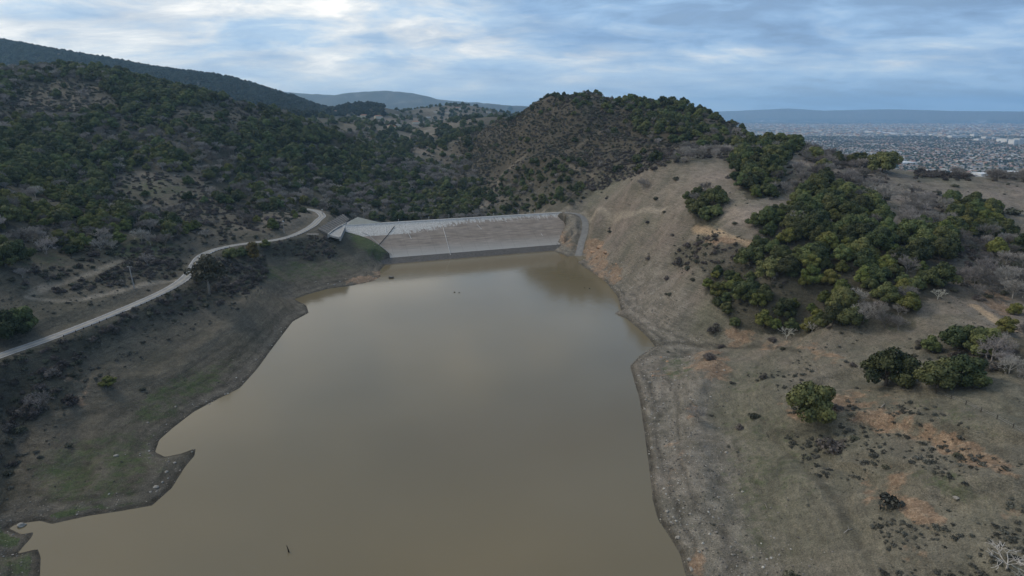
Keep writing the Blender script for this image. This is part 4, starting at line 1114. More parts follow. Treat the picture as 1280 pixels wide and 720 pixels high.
# ------------------------------------------------------------------ scattering
def scatter(name, x, y, z, rot, scl, var, variants, kind='stuff', label=None, cat=None):
    """one countless mass: every point carries one of the given variants (geometry nodes)"""
    me = bpy.data.meshes.new(name); me.vertices.add(len(x))
    me.vertices.foreach_set('co', np.stack([x, y, z], -1).astype(np.float32).ravel())
    attr(me, 'rotz', rot); attr(me, 'scl', scl)
    a = me.attributes.new('var', 'INT', 'POINT'); a.data.foreach_set('value', np.asarray(var, np.int32))
    o = hmesh(me, name); tag(o, label, cat, None, kind)
    ng = bpy.data.node_groups.new(name, 'GeometryNodeTree')
    ng.interface.new_socket('Geometry', in_out='INPUT', socket_type='NodeSocketGeometry')
    ng.interface.new_socket('Geometry', in_out='OUTPUT', socket_type='NodeSocketGeometry')
    N, L = ng.nodes.new, ng.links.new
    gi, go = N('NodeGroupInput'), N('NodeGroupOutput'); j = N('GeometryNodeJoinGeometry')
    m2p = N('GeometryNodeMeshToPoints'); L(gi.outputs[0], m2p.inputs['Mesh'])
    def na(nm, ty):
        q = N('GeometryNodeInputNamedAttribute'); q.data_type = ty; q.inputs['Name'].default_value = nm; return q.outputs['Attribute']
    rz, sc, vr = na('rotz', 'FLOAT'), na('scl', 'FLOAT'), na('var', 'INT')
    cb = N('ShaderNodeCombineXYZ'); L(rz, cb.inputs[2])
    for i, objs in enumerate(variants):
        cmp_ = N('FunctionNodeCompare'); cmp_.data_type = 'INT'; cmp_.operation = 'EQUAL'
        L(vr, cmp_.inputs[2]); cmp_.inputs[3].default_value = i
        for ob in objs:
            oi = N('GeometryNodeObjectInfo'); oi.inputs['Object'].default_value = ob; oi.inputs['As Instance'].default_value = True
            ip = N('GeometryNodeInstanceOnPoints'); L(m2p.outputs[0], ip.inputs['Points']); L(cmp_.outputs[0], ip.inputs['Selection'])
            L(oi.outputs['Geometry'], ip.inputs['Instance']); L(cb.outputs[0], ip.inputs['Rotation']); L(sc, ip.inputs['Scale'])
            L(ip.outputs[0], j.inputs[0])
    L(j.outputs[0], go.inputs[0])
    md = o.modifiers.new('scatter', 'NODES'); md.node_group = ng
    return o

# ------------------------------------------------------------------ plants
def leaf_quads(cen, rad, n, size, g, up_bias=0.35, squash=.85):
    """leaf clumps on the shell of one clump: small faces facing roughly outwards"""
    d = g.normal(size=(n, 3)); d[:, 2] = d[:, 2] * .8 + up_bias; d /= np.linalg.norm(d, axis=1)[:, None]
    rr = rad * (0.72 + 0.36 * g.random(n))
    c = np.array(cen) + d * rr[:, None] * np.array([1, 1, squash])
    nrm = d + g.normal(scale=.42, size=(n, 3)); nrm /= np.linalg.norm(nrm, axis=1)[:, None]
    t = np.cross(nrm, g.normal(size=(n, 3))); t /= np.linalg.norm(t, axis=1)[:, None]; b = np.cross(nrm, t)
    s = size * (0.6 + 0.8 * g.random(n))[:, None]
    return np.stack([c - t * s * .5 - b * s * .4, c + t * s * .5 - b * s * .35, c + t * s * .45 + b * s * .4, c - t * s * .4 + b * s * .5], 1)
def crown_mesh(name, seed, mat, rx, h0, h1, ncl, nleaf, size, crad, dome=True, up_bias=.35):
    g = np.random.default_rng(seed); Q = []; T = []; cens = []
    for k in range(ncl):
        a = 2.399 * k + g.random() * .9; f = math.sqrt((k + .5) / ncl)
        r = rx * f * (.50 + .46 * g.random())
        top = h0 + (h1 - h0) * (math.sqrt(max(0, 1 - (f * .93) ** 2)) if dome else 1)
        z = top - crad * (.45 + .8 * g.random()) - (g.random() ** 1.6) * (h1 - h0) * .42
        z = max(z, h0 + crad * .55)
        cr = crad * (.72 + .55 * g.random())
        cens.append((r * math.cos(a) * (1 + .12 * math.sin(seed)), r * math.sin(a), z))
        q = leaf_quads(cens[-1], cr, int(nleaf * (cr / crad) ** 2), size, g, up_bias)
        Q.append(q); T.append(np.clip(g.normal(.5, .22) + g.normal(scale=.13, size=len(q)), 0, 1))
    Q = np.concatenate(Q); T = np.concatenate(T)
    me = mesh_np(name, Q.reshape(-1, 3), np.arange(len(Q) * 4).reshape(-1, 4), [mat])
    attr(me, 'tint', np.repeat(T, 4)); return me, cens
def wood_mesh(name, h, rad, cens, mat, lean=0, n=6):
    b = MB(); b.tube([(0, 0, -.8), (lean * .3, 0, h * .3), (lean, 0, h)], [rad * 1.25, rad, rad * .7], n)
    for c in cens:
        m_ = (lean * .5 + c[0] * .45, c[1] * .45, h * .8 + (c[2] - h) * .45)
        b.tube([(lean * .8, 0, h * .75), m_, c], [rad * .55, rad * .32, rad * .12], 4)
    return b.mesh(name, mat, True)
def branch_mesh(name, seed, H, spread, depth, mat, rad0=.32, twig=.045, n0=5, forks=4):
    """leafless tree: forking limbs that thin out into twigs; one mesh"""
    g = random.Random(seed); V = []; Fq = []; TT_ = []
    def seg(a, b_, ra, rb, tint):
        d = (b_ - a).normalized(); u = d.orthogonal().normalized(); v = d.cross(u); o = len(V); k = 3
        for p, r in ((a, ra), (b_, rb)):
            for i in range(k):
                an = i * 2 * math.pi / k; V.append(p + u * math.cos(an) * r + v * math.sin(an) * r); TT_.append(tint)
        for i in range(k): Fq.append((o + i, o + (i + 1) % k, o + k + (i + 1) % k, o + k + i))
    def grow(p, d, ln, r, lv):
        # a crooked limb in two pieces
        m_ = p + (d + Vector((g.uniform(-.25, .25), g.uniform(-.25, .25), g.uniform(-.1, .2)))).normalized() * ln * .5
        e = m_ + (d + Vector((g.uniform(-.35, .35), g.uniform(-.35, .35), g.uniform(-.15, .25)))).normalized() * ln * .5
        t = g.random()
        seg(p, m_, r, r * .8, t); seg(m_, e, r * .8, r * .6, t)
        if lv == 0: return
        for i in range(forks if lv > 1 else forks + 1):
            q = m_ if (i % 3 == 2) else e
            nd = (d * .75 + Vector((g.gauss(0, .62), g.gauss(0, .62), g.gauss(.10, .38)))).normalized()
            grow(q, nd, ln * g.uniform(.55, .80), max(r * .52, twig), lv - 1)
    base = Vector((0, 0, -.6)); top = Vector((0, 0, H * .20)); seg(base, top, rad0, rad0 * .8, .5)
    for i in range(n0):
        a = 2 * math.pi * (i + g.random() * .6) / n0
        grow(top, Vector((math.cos(a) * spread, math.sin(a) * spread, 1.0)).normalized(), H * .34, rad0 * .55, depth)
    me = mesh_np(name, V, Fq, [mat]); attr(me, 'tint', TT_); return me

class Kind: pass
KIND = {}
def make_tree_kind(key, nm, cat, mat, n_var, **kw):
    k = Kind(); k.name, k.cat, k.vars = nm, cat, []
    for s in range(n_var):
        cm, cens = crown_mesh('crown', kw.get('seed', 1) * 100 + s, mat, kw['rx'], kw['h0'], kw['h1'] * (1 + .1 * (s % 3 - 1)), kw['ncl'], kw['nleaf'], kw['size'], kw['crad'], up_bias=kw.get('up', .35))
        wm = wood_mesh('trunk', kw['h0'] + 1.2, kw['rad'], cens[::2], kw.get('bark', M['bark']), lean=.4 * math.sin(s * 2.1))
        k.vars.append([('crown', cm), ('trunk', wm)])
    k.width = 2 * kw['rx'] * .98; k.height = kw['h1']; k.protos = [None] * n_var; KIND[key] = k
make_tree_kind('oak', 'oak_tree', 'tree', M['oak'], 5, rx=5.2, h0=1.4, h1=8.6, ncl=22, nleaf=300, size=.44, crad=1.65, rad=.34)
make_tree_kind('yellow', 'broadleaf_tree', 'tree', M['yellow'], 3, rx=4.8, h0=1.2, h1=8.2, ncl=19, nleaf=240, size=.44, crad=1.5, rad=.28, seed=2)
make_tree_kind('gold', 'poplar_tree', 'tree', M['gold'], 1, rx=2.2, h0=1.2, h1=9.5, ncl=12, nleaf=110, size=.5, crad=1.2, rad=.2, seed=4)
make_tree_kind('euca', 'eucalyptus_tree', 'tree', M['euca'], 1, rx=7.5, h0=6.5, h1=16.5, ncl=26, nleaf=85, size=.6, crad=2.1, rad=.42, seed=5, bark=M['pale_bark'])
make_tree_kind('laurel', 'evergreen_tree', 'tree', M['laurel'], 2, rx=5.2, h0=1.0, h1=9.5, ncl=14, nleaf=90, size=.8, crad=1.9, rad=.3, seed=6)
def make_low_kind(key, nm, cat, mat, n_var, rx, h1, ncl, nleaf, size, crad, stems, seed, up=.45):
    k = Kind(); k.name, k.cat, k.vars = nm, cat, []
    for s in range(n_var):
        cm, cens = crown_mesh('foliage', seed * 100 + s, mat, rx, .05, h1 * (1 + .15 * (s % 3 - 1)), ncl, nleaf, size, crad, up_bias=up)
        b = MB()
        for c in cens[:stems]: b.tube([(c[0] * .15, c[1] * .15, -.4), (c[0] * .7, c[1] * .7, c[2] * .8)], [.09, .04], 4)
        k.vars.append([('foliage', cm), ('stems', b.mesh('stems', M['bark']))])
    k.width = 2 * rx; k.height = h1; k.protos = [None] * n_var; KIND[key] = k
make_low_kind('shrub', 'chaparral_bush', 'bush', M['shrub'], 3, 1.7, 1.9, 9, 60, .30, .75, 5, 7)
make_low_kind('brush', 'dry_bush', 'bush', M['brush'], 3, 2.1, 2.0, 11, 60, .26, .80, 6, 8)
make_low_kind('sage', 'sagebrush', 'bush', M['sage'], 3, .75, .75, 6, 36, .15, .33, 3, 9)
def make_bare_kind(key, nm, n_var, mat, H, spread, depth, rad0, twig, seed, forks=4):
    k = Kind(); k.name, k.cat, k.vars = nm, 'tree', []
    for s in range(n_var): k.vars.append([(None, branch_mesh(nm, seed + s, H, spread, depth, mat, rad0, twig, 5, forks))])
    k.width = H * 1.25; k.height = H; k.protos = [None] * n_var; KIND[key] = k
make_bare_kind('bare', 'leafless_tree', 3, M['twig'], 8.0, .85, 3, .26, .05, 31, 5)
M['dead'] = leaf_mat('bleached_dead_wood', (.30, .29, .25), (.46, .44, .39), .1)
make_bare_kind('dead', 'dead_tree', 2, M['dead'], 8.0, 1.0, 2, .26, .07, 51, 4)

def plant(key, x, y, z, s, var=None, rz=None, sz=1.0):
    k = KIND[key]; var = random.randrange(len(k.vars)) if var is None else var
    rz = random.uniform(0, 6.28) if rz is None else rz
    parts = k.vars[var]
    sc = (s, s, s * sz)
    if parts[0][0] is None:
        o = bpy.data.objects.new(k.name, parts[0][1]); o.location = (x, y, z); o.rotation_euler = (0, 0, rz); o.scale = sc; COL.objects.link(o)
        if k.protos[var] is None: k.protos[var] = [o]
        return o
    r = empty(k.name, (x, y, z), rz, sc); obs = [hmesh(me, nm, r) for nm, me in parts]
    if k.protos[var] is None: k.protos[var] = obs
    return r
NAMED = [  # kind, base pixel, width in pixels, label, vertical stretch
 ('oak',(1013,524),62,'round dark green oak standing alone on bare orange ground above the grassy slope',1.0),
 ('oak',(1107,482),64,'domed dark green oak, left one of the two on the small rise at right',.95),
 ('oak',(1172,484),56,'broad dark green oak, nearer one beside the leafless trees on the small rise at right',.9),
 ('oak',(1206,480),54,'broad dark green oak touching the grey leafless trees at the right of the small rise',.9),
 ('sage',(1113,634),34,'large rounded grey-green sagebrush alone on the lower right slope',1.2),
 ('brush',(1042,562),42,'dark grey leafless thicket below the lone oak at right',.9),
 ('brush',(893,415),20,'reddish brown dead bush at the left foot of the oak grove',1.0),
 ('yellow',(136,482),19,'small bright green bush alone on the dark bank below the road',.8),
 ('euca',(262,368),50,'tall brownish open eucalyptus leaning over the bend of the road',1.0),
 ('oak',(288,323),21,'dark leafy tree hiding the road just past the eucalyptus',.9),
 ('oak',(303,321),19,'dark rounded tree by the road directly left of the golden tree',.9),
 ('yellow',(332,309),13,'small olive tree beside the road right of the golden tree',.9),
 ('brush',(276,330),20,'brown bush at the right foot of the leaning eucalyptus',1.0),
 ('gold',(317,327),13,'small golden yellow tree beside the road past its hidden bend',1.0),
 ('oak',(8,424),46,'big dark oak cut by the left edge of the picture above the road',1.0),
 ('oak',(30,412),34,'dark oak right beside the one at the left edge above the road',1.0),
 ('bare',(1101,256),40,'lone leafless tree with a dark short trunk on the ridge meadow',.9),
 ('dead',(1258,712),64,'bleached white dead oak with twisting limbs at the lower right corner',.75),
 ('dead',(1290,736),60,'second bleached dead oak cut by the bottom right corner',.7),
 ('dead',(983,424),28,'pale dead tree in front of the foot of the oak grove',.9),
 ('dead',(1172,374),24,'small white forked dead tree right of the grove',.9),
 ('dead',(1015,415),22,'small pale dead tree at the foot of the bright yellow-green trees',.9),
 ('oak',(1102,216),38,'dark round oak on the skyline of the right ridge against the distant town',.9),
 ('oak',(1018,201),22,'small olive oak at the left of the leafless row on the right skyline',.9),
 ('shrub',(1171,243),12,'small dark bush on the open ridge meadow at right',.8),
 ('shrub',(1193,233),9,'tiny bush highest on the open ridge meadow',.8),
 ('shrub',(1250,268),16,'low dark bush, left of the pair on the meadow near the right edge',.7),
 ('shrub',(1266,268),22,'low dark bush, right of the pair on the meadow near the right edge',.7),
 ('oak',(638,138),7,'single tiny oak standing apart left of the hilltop crest',1.0),
 ('oak',(656,130),9,'round oak first in the row on the hilltop crest',1.0),
 ('oak',(665,129),10,'round oak second in the row on the hilltop crest',1.0),
 ('shrub',(1005,270),5,'small bush on the pale clearing beside the grove',1.0),
 ('shrub',(918,280),7,'small bush on the pale clearing above the orange path',1.0),
 ('yellow',(1230,272),22,'pale green tree at the right end of the small group under the ridge meadow',1.0),
 ('yellow',(1257,415),26,'olive green tree between the two bends of the tan path at right',.9),
 ('yellow',(1268,393),18,'small green tree above the tan path at the right edge',1.0),
 ('yellow',(1136,388),34,'rounded mid-green tree at the right foot of the oak grove',.9),
 ('yellow',(955,408),30,'yellow-green tree at the lower left of the oak grove',.9),
 ('brush',(1120,450),26,'brown bush left of the path junction above the oak pair',.7),
]
NOCC = []
for key, (px, py), w, lab, sz in NAMED:
    g = cast(px, py)
    if g is None: print('MISS', px, py); continue
    k = KIND[key]; d = project(np.array([g[0]]), np.array([g[1]]), np.array([g[2]]))[2][0]
    s = w / F * d / k.width
    o = plant(key, g[0], g[1], g[2] - .1, s, 0 if key in ('gold', 'euca') else None, None, sz)
    if key == 'yellow' and w < 20 and py > 450: pass
    tag(o, lab, k.cat); NOCC.append((g[0], g[1], s * k.width * .4))

REG = [
 ([(1000,330),(1065,330),(1070,395),(1005,415),(980,400)], 'the bright patch fronting the oak grove'),
 ([(870,345),(930,290),(940,262),(990,245),(1005,225),(1050,218),(1100,245),(1115,282),(1185,282),(1190,345),(1185,375),(1140,388),(1090,380),(1050,402),(1010,428),(955,424),(920,418),(890,388)], 'the dense oak grove at right'),
 ([(1180,250),(1262,250),(1262,298),(1210,315),(1180,300)], 'the small grove under the ridge meadow'),
 ([(905,160),(1005,160),(1005,190),(982,248),(930,252),(910,222)], 'the clump below the hilltop shoulder'),
 ([(850,235),(912,235),(912,284),(855,284)], 'the small clump above the orange path'),
 ([(1000,178),(1300,178),(1300,228),(1000,222)], 'the right skyline before the town'),
 ([(960,200),(1130,222),(1130,262),(960,258)], 'the ridge above the oak grove'),
 ([(1120,235),(1300,235),(1300,300),(1120,292)], 'the ridge meadow'),
 ([(1165,285),(1320,285),(1320,400),(1165,385)], 'the grey thicket right of the grove'),
 ([(1215,400),(1320,400),(1320,480),(1215,480)], 'the grey stand below the tan path'),
 ([(1040,370),(1165,370),(1165,425),(1040,425)], 'the right foot of the oak grove'),
 ([(840,280),(1000,280),(1000,380),(840,380)], 'the hollow left of the oak grove'),
 ([(635,100),(905,100),(905,152),(635,150)], 'the hilltop crest behind the dam'),
 ([(760,140),(960,140),(960,186),(760,180)], 'the right shoulder of the hilltop'),
 ([(635,195),(755,195),(755,268),(635,268)], 'the wood behind the dam right end'),
 ([(740,175),(915,175),(915,245),(700,245)], 'the brown spur right of the dam'),
 ([(560,140),(860,140),(860,262),(560,262)], 'the brushy flank behind the dam'),
 ([(390,200),(640,200),(640,290),(390,290)], 'the valley wood behind the dam'),
 ([(0,60),(400,60),(470,170),(470,200),(0,165)], 'the top of the left hill'),
 ([(0,165),(470,165),(400,262),(240,262),(0,262)], 'the middle of the left hill'),
 ([(0,262),(400,262),(400,300),(235,345),(0,440)], 'the left hillside above the road'),
 ([(0,440),(235,345),(330,300),(460,290),(460,330),(330,380),(100,520),(0,660)], 'the bank below the road'),
 ([(700,240),(960,240),(960,440),(700,440)], 'the bare slope above the right shore'),
 ([(780,420),(1280,420),(1280,720),(780,720)], 'the open lower right slope'),
]
WORD = {'oak': 'dark green oak', 'yellow': 'yellow-green leafy tree', 'bare': 'grey leafless tree', 'shrub': 'low grey-green bush', 'brush': 'brown-grey dry bush', 'sage': 'grey sagebrush tuft'}
def region(px, py):
    for poly, ph in REG:
        if in_poly(np.array([px]), np.array([py]), poly)[0]:
            xs = [p[0] for p in poly]; ys = [p[1] for p in poly]
            fx = (px - max(min(xs), 0)) / (min(max(xs), 1280) - max(min(xs), 0)); fy = (py - min(ys)) / (min(max(ys), 720) - min(ys))
            a = ['far left', 'left', 'middle', 'right', 'far right'][int(min(max(fx, 0), .999) * 5)]
            b = ['top', 'upper', 'central', 'lower', 'bottom'][int(min(max(fy, 0), .999) * 5)]
            return ph, f'{b} {a}'
    return 'the shore slopes', 'outer'
def scatter_cells(x0, x1, y0, y1, cell, seed):
    g = np.random.default_rng(seed)
    X_, Y_ = np.meshgrid(np.arange(x0, x1, cell), np.arange(y0, y1, cell))
    x = (X_ + g.uniform(-.48, .48, X_.shape) * cell).ravel(); y = (Y_ + g.uniform(-.48, .48, X_.shape) * cell).ravel()
    return x, y, g
MADE = []
def single_out():
    by = {}
    for o, a, w in MADE: by.setdefault(o['label'], []).append((a, w, o))
    names = ['leftmost', 'second from left', 'third from left', 'fourth from left', 'fifth from left', 'sixth from left', 'seventh from left']
    for lab, q in by.items():
        n = len(q)
        if n < 2 or n > 7 or min(w for _, w, _ in q) < 7: continue
        q.sort(key=lambda t: t[0])
        for k, (_, _, o) in enumerate(q):
            nm = 'rightmost' if k == n - 1 else names[k]
            if len((lab + ' ' + nm).split()) <= 16: o['label'] = f'{lab}, {nm}'
def populate():
    x, y, g = scatter_cells(-1500, 1100, 95, 1450, 6.6, 5)
    m = (np.abs(x) < y * 1.0 + 60); x, y = x[m], y[m]
    z = ground_z(x, y); sd = ground_z(x, y, SDG)
    rd = seg_dist(x, y, ROAD[:, :2]); pd = seg_dist(x, y, RAMP[:, :2])
    px, py, d = project(x, y, z)
    # trees stand taller than their foot: test the zone at crown height
    D = zone_density(px, py - 3.0 * F / d * .5)
    cl = fbm(x, y, 45, 3, 200); bg = fbm(x, y, 150, 3, 210); lefty = (px < 640) & (y > 300)
    D = D * np.clip(1 + 1.3 * cl, .25, 1.7)[:, None]
    D[:, 0] *= np.where(lefty, np.clip(1 + 2.2 * bg, .15, 2.2), 1); D[:, 2] *= np.where(lefty, np.clip(1 - 1.8 * bg, .2, 2), 1)
    D[:, 1] *= np.where(lefty, np.clip(1 + 3.0 * fbm(x, y, 60, 2, 220), 0, 3), 1)
    D[:, 3:] *= np.where(lefty, np.clip(1 - 1.5 * bg, .2, 2), 1)[:, None]
    tot = D.sum(1); D /= np.maximum(1, tot / .96)[:, None]
    D[(y > 1100) & (px < 640)] *= 1.0
    far_default = (y > 900) & (D.sum(1) < .1)
    D[far_default] = (.25, 0, .08, .2, .05)
    D[px > 900] = np.where((y[px > 900] > 620)[:, None], np.array((.12, 0, .15, .25, .2))[None], D[px > 900])
    cum = np.cumsum(D, 1); u = g.random(len(x))
    kind = (u[:, None] > cum).sum(1)
    ok = (kind < NK) & (sd > 7) & (z > 1.5) & (pd > 8) & ((rd > 6.5) | False)
    # nothing tall may stand on the dam, on tracks or on top of the named plants
    s_al = (x - DAM_AT(0, 0, 0)[0]); 
    A0 = np.array(DAM_AT(0, 0, 0)[:2]); A1 = np.array(DAM_AT(DAM_L, 0, 0)[:2]); ax = (A1 - A0) / DAM_L
    al = (x - A0[0]) * ax[0] + (y - A0[1]) * ax[1]; of = -(x - A0[0]) * ax[1] + (y - A0[1]) * ax[0]
    ok &= ~((al > -14) & (al < DAM_L + 4) & (np.abs(of) < 62))
    sp_ = PZ(425, 284, 26); ok &= ~(((x - sp_[0]) ** 2 + (y - sp_[1]) ** 2) < 30 ** 2)
    for pts, hw, stg in TRACKS:
        if stg > .4:
            P = wpath(pts); ok &= seg_dist(x, y, P) > hw + 2.5
    for a, b, r in NOCC: ok &= ((x - a) ** 2 + (y - b) ** 2) > r * r
    # keep sight of the road: low plants only just below it
    near_road = (rd < 15); ok &= ~(near_road & (kind <= 2) & (g.random(len(x)) < .9) & ((px < 236) | (px > 340)))
    x, y, z, px, py, d, kind = [q[ok] for q in (x, y, z, px, py, d, kind)]
    keys = ['oak', 'yellow', 'bare', 'shrub', 'brush']
    lo = [.60, .55, .62, .7, .8]; hi = [1.5, 1.25, 1.35, 1.6, 1.7]
    u2 = g.random(len(x)); s = np.array(lo)[kind] + (np.array(hi) - np.array(lo))[kind] * u2 ** 1.2
    # plants on the steep brushy flank are lower
    s = np.where((px > 600) & (px < 780) & (y > 640) & (kind <= 2), s * .62, s); s = np.where((px >= 780) & (px < 960) & (y > 600) & (kind <= 2), s * .8, s)
    low = (np.abs(rd[ok]) < 16) & (kind >= 3); s = np.where(low, s * .6, s)
    heights = np.array([8.6, 8.2, 8, 1.9, 2.0])[kind] * s
    vis = visible(x, y, z, heights * .7) & (px > -8) & (px < 1288) & (py > -10) & (py < 740)
    var = g.integers(0, 5, len(x)); rot = g.random(len(x)) * 6.283
    print('plants', len(x), [int((kind == i).sum()) for i in range(5)])
    cap = [300, 170, 220, 300, 260]
    widths = [10.2, 9.4, 10, 3.4, 4.2]
    for i, key in enumerate(keys):
        idx = np.where((kind == i))[0]
        app = np.where(vis[idx], s[idx] * widths[i] / d[idx], 0)
        order = idx[np.argsort(-app)]
        ind = [j for j in order[:cap[i]] if vis[j]]
        rest = np.array([j for j in order if j not in set(ind)]) if False else np.setdiff1d(idx, np.array(ind, int))
        nv = len(KIND[key].vars)
        for j in ind:
            o = plant(key, x[j], y[j], z[j] - .15, s[j], int(var[j]) % nv, rot[j])
            ph, pos = region(px[j], py[j] - heights[j] * .5 * F / d[j])
            rel = (s[j] - lo[i]) / (hi[i] - lo[i]); sz = 'large ' if rel > .66 else ('small ' if rel < .2 else '')
            tag(o, f'{sz}{WORD[key]}, {pos} of {ph}', KIND[key].cat, f'{WORD[key]}s of {ph}'.replace('bushs', 'bushes')); MADE.append((o, px[j], app[list(idx).index(j)] * F if False else s[j] * widths[i] / d[j] * F))
        if len(rest):
            nm = {'oak': 'oak_woodland', 'yellow': 'leafy_woodland', 'bare': 'leafless_woodland', 'shrub': 'chaparral', 'brush': 'dry_brushwood'}[key]
            for v in range(nv):
                if KIND[key].protos[v] is None: var[rest] = np.where(var[rest] % nv == v, 0, var[rest])
            scatter(nm, x[rest], y[rest], z[rest] - .15, rot[rest], s[rest], var[rest] % nv, KIND[key].protos)
populate()
single_out()
def populate_scrub():
    # the low scrub that closes up into one cover between the larger bushes
    x, y, g = scatter_cells(-1000, 420, 150, 1120, 3.7, 15)
    m = (np.abs(x) < y * .95 + 20); x, y = x[m], y[m]
    z = ground_z(x, y); sd = ground_z(x, y, SDG); px, py, d = project(x, y, z)
    D = zone_density(px, py, (0, 0, 0, .004, .004)); D = D * np.clip(1 + 1.5 * fbm(x, y, 30, 3, 701), .15, 1.8)[:, None]
    u = g.random(len(x)); a = D[:, 3] * .75; b_ = D[:, 4] * .85
    k = np.where(u < a, 0, np.where(u < a + b_, 1, 2))
    A0 = np.array(DAM_AT(0, 0, 0)[:2]); ax = (np.array(DAM_AT(DAM_L, 0, 0)[:2]) - A0) / DAM_L
    al = (x - A0[0]) * ax[0] + (y - A0[1]) * ax[1]; of = -(x - A0[0]) * ax[1] + (y - A0[1]) * ax[0]
    sp_ = PZ(425, 284, 26)
    ok = (k < 2) & (sd > 8) & (z > 2) & (seg_dist(x, y, ROAD[:, :2]) > 5.5) & ~((al > -14) & (al < DAM_L + 4) & (np.abs(of) < 62)) & (((x - sp_[0]) ** 2 + (y - sp_[1]) ** 2) > 30 ** 2) & (seg_dist(x, y, RAMP[:, :2]) > 6)
    for pts, hw, stg in TRACKS:
        if stg > .4: ok &= seg_dist(x, y, wpath(pts)) > hw + 1.2
    x, y, z, k = x[ok], y[ok], z[ok], k[ok]; s = .5 + .65 * g.random(len(x))
    for i, (key, nm) in enumerate((('shrub', 'low_chaparral'), ('brush', 'low_dry_scrub'))):
        m = k == i
        scatter(nm, x[m], y[m], z[m] - .1, g.random(m.sum()) * 6.28, s[m], g.integers(0, 3, m.sum()), KIND[key].protos)
    print('scrub', len(x))
populate_scrub()
def populate_small():
    ZS = [([(985,505),(1030,540),(1060,500),(1170,505),(1230,545),(1175,560),(1120,555),(1085,600),(1020,600),(985,560)], .34),
          ([(1130,540),(1185,545),(1290,590),(1290,655),(1180,600),(1130,575)], .42),
          ([(1085,645),(1160,655),(1225,650),(1290,668),(1290,740),(1095,730),(1105,690)], .95),
          ([(1000,500),(1050,480),(1060,520),(1010,545)], .1), ([(930,470),(1000,450),(1050,470),(1000,500)], .12),
          ([(840,300),(900,285),(1000,330),(1000,400),(900,400),(850,340)], .30), ([(740,230),(850,190),(870,230),(790,262)], .04), ([(1140,430),(1225,420),(1240,440),(1140,455)], .25),
          ([(900,430),(1290,380),(1290,470),(1100,440),(950,450)], .04), ([(1000,215),(1300,225),(1300,290),(1100,300)], .012),
          ([(0,450),(240,350),(330,320),(330,370),(120,480),(0,640)], .14), ([(-40,340),(220,300),(380,265),(380,300),(200,350),(0,440)], .12)]
    x, y, g = scatter_cells(-420, 420, 90, 480, 1.75, 9)
    m = (np.abs(x) < y * .95 + 20); x, y = x[m], y[m]
    z = ground_z(x, y); sd = ground_z(x, y, SDG); px, py, d = project(x, y, z)
    D = np.where(px > 800, .006, .004)
    for poly, q in ZS: D = np.where(in_poly(px, py, poly), q, D)
    D = D * np.clip(1 + 2.6 * fbm(x, y, 13, 3, 301), .1, 2.4)
    ok = (g.random(len(x)) < D) & (sd > 9) & (seg_dist(x, y, ROAD[:, :2]) > 5)
    x, y, z, px, py, d = [q[ok] for q in (x, y, z, px, py, d)]
    s = .50 + 1.15 * g.random(len(x)) ** 1.8
    vis = visible(x, y, z, .5 * s) & (px > 0) & (px < 1280) & (py < 718)
    app = np.where(vis, s / d, 0); order = np.argsort(-app); ind = [j for j in order[:260] if vis[j]]
    rest = np.setdiff1d(np.arange(len(x)), np.array(ind, int)); rot = g.random(len(x)) * 6.28
    for j in ind:
        o = plant('sage', x[j], y[j], z[j] - .05, s[j], j % 3, rot[j])
        ph, pos = region(px[j], py[j]); sz = 'large ' if s[j] > 1.1 else ('small ' if s[j] < .7 else '')
        tag(o, f'{sz}{WORD["sage"]}, {pos} of {ph}', 'bush', f'sagebrush tufts of {ph}')
    scatter('sagebrush_scrub', x[rest], y[rest], z[rest] - .05, rot[rest], s[rest], (rest % 3), KIND['sage'].protos)
    print('sage', len(x))
    # dry grass tufts roughen the open slopes
    x, y, g = scatter_cells(-330, 330, 95, 430, 1.25, 39)
    z = ground_z(x, y); sd = ground_z(x, y, SDG); px, py, d = project(x, y, z)
    D = np.where(x > 0, .085, .07) * np.clip(1 + 3.2 * fbm(x, y, 12, 4, 951), 0, 3)
    ok = (g.random(len(x)) < D) & (sd > 5) & (seg_dist(x, y, ROAD[:, :2]) > 4.5) & (px > -60) & (px < 1340)
    x, y, z = x[ok], y[ok], z[ok]
    scatter('dry_grass_tufts', x, y, z - .03, g.random(len(x)) * 6.28, .14 + .3 * g.random(len(x)) ** 2, g.integers(0, 3, len(x)), KIND['sage'].protos)
    # loose stones on the drawn-down shore
    x, y, g = scatter_cells(-260, 160, 90, 620, 1.15, 19)
    sd = ground_z(x, y, SDG); z = ground_z(x, y)
    dens = np.where(x > 0, .55 * sstep(40, 4, sd), .10 * sstep(14, 2, sd)) * np.clip(1 + 3.5 * fbm(x, y, 11, 4, 401), .05, 3)
    ok = (sd > .2) & (g.random(len(x)) < dens) & (seg_dist(x, y, RAMP[:, :2]) > 4)
    x, y, z = x[ok], y[ok], z[ok]; s = .10 + .42 * g.random(len(x)) ** 2.6
    so = [[hmesh(STONES[i], 'shore_stone', None, PZ(*p, 2.0))] for i, p in enumerate([(822, 560), (830, 610), (845, 650), (812, 520)])]
    for k, o in enumerate(so):
        q = o[0]; q.location.z = float(ground_z(q.location.x, q.location.y)) + .1; q.scale = (.5, .5, .4)
        tag(q, 'small pale stone on the stony right shore, ' + ['below the middle', 'near the lower bend', 'just above the lowest bend', 'midway down'][k], 'rock')
    scatter('shore_gravel', x, y, z + .03, g.random(len(x)) * 6.28, s, g.integers(0, 4, len(x)), so)
    print('stones', len(x))
populate_small()
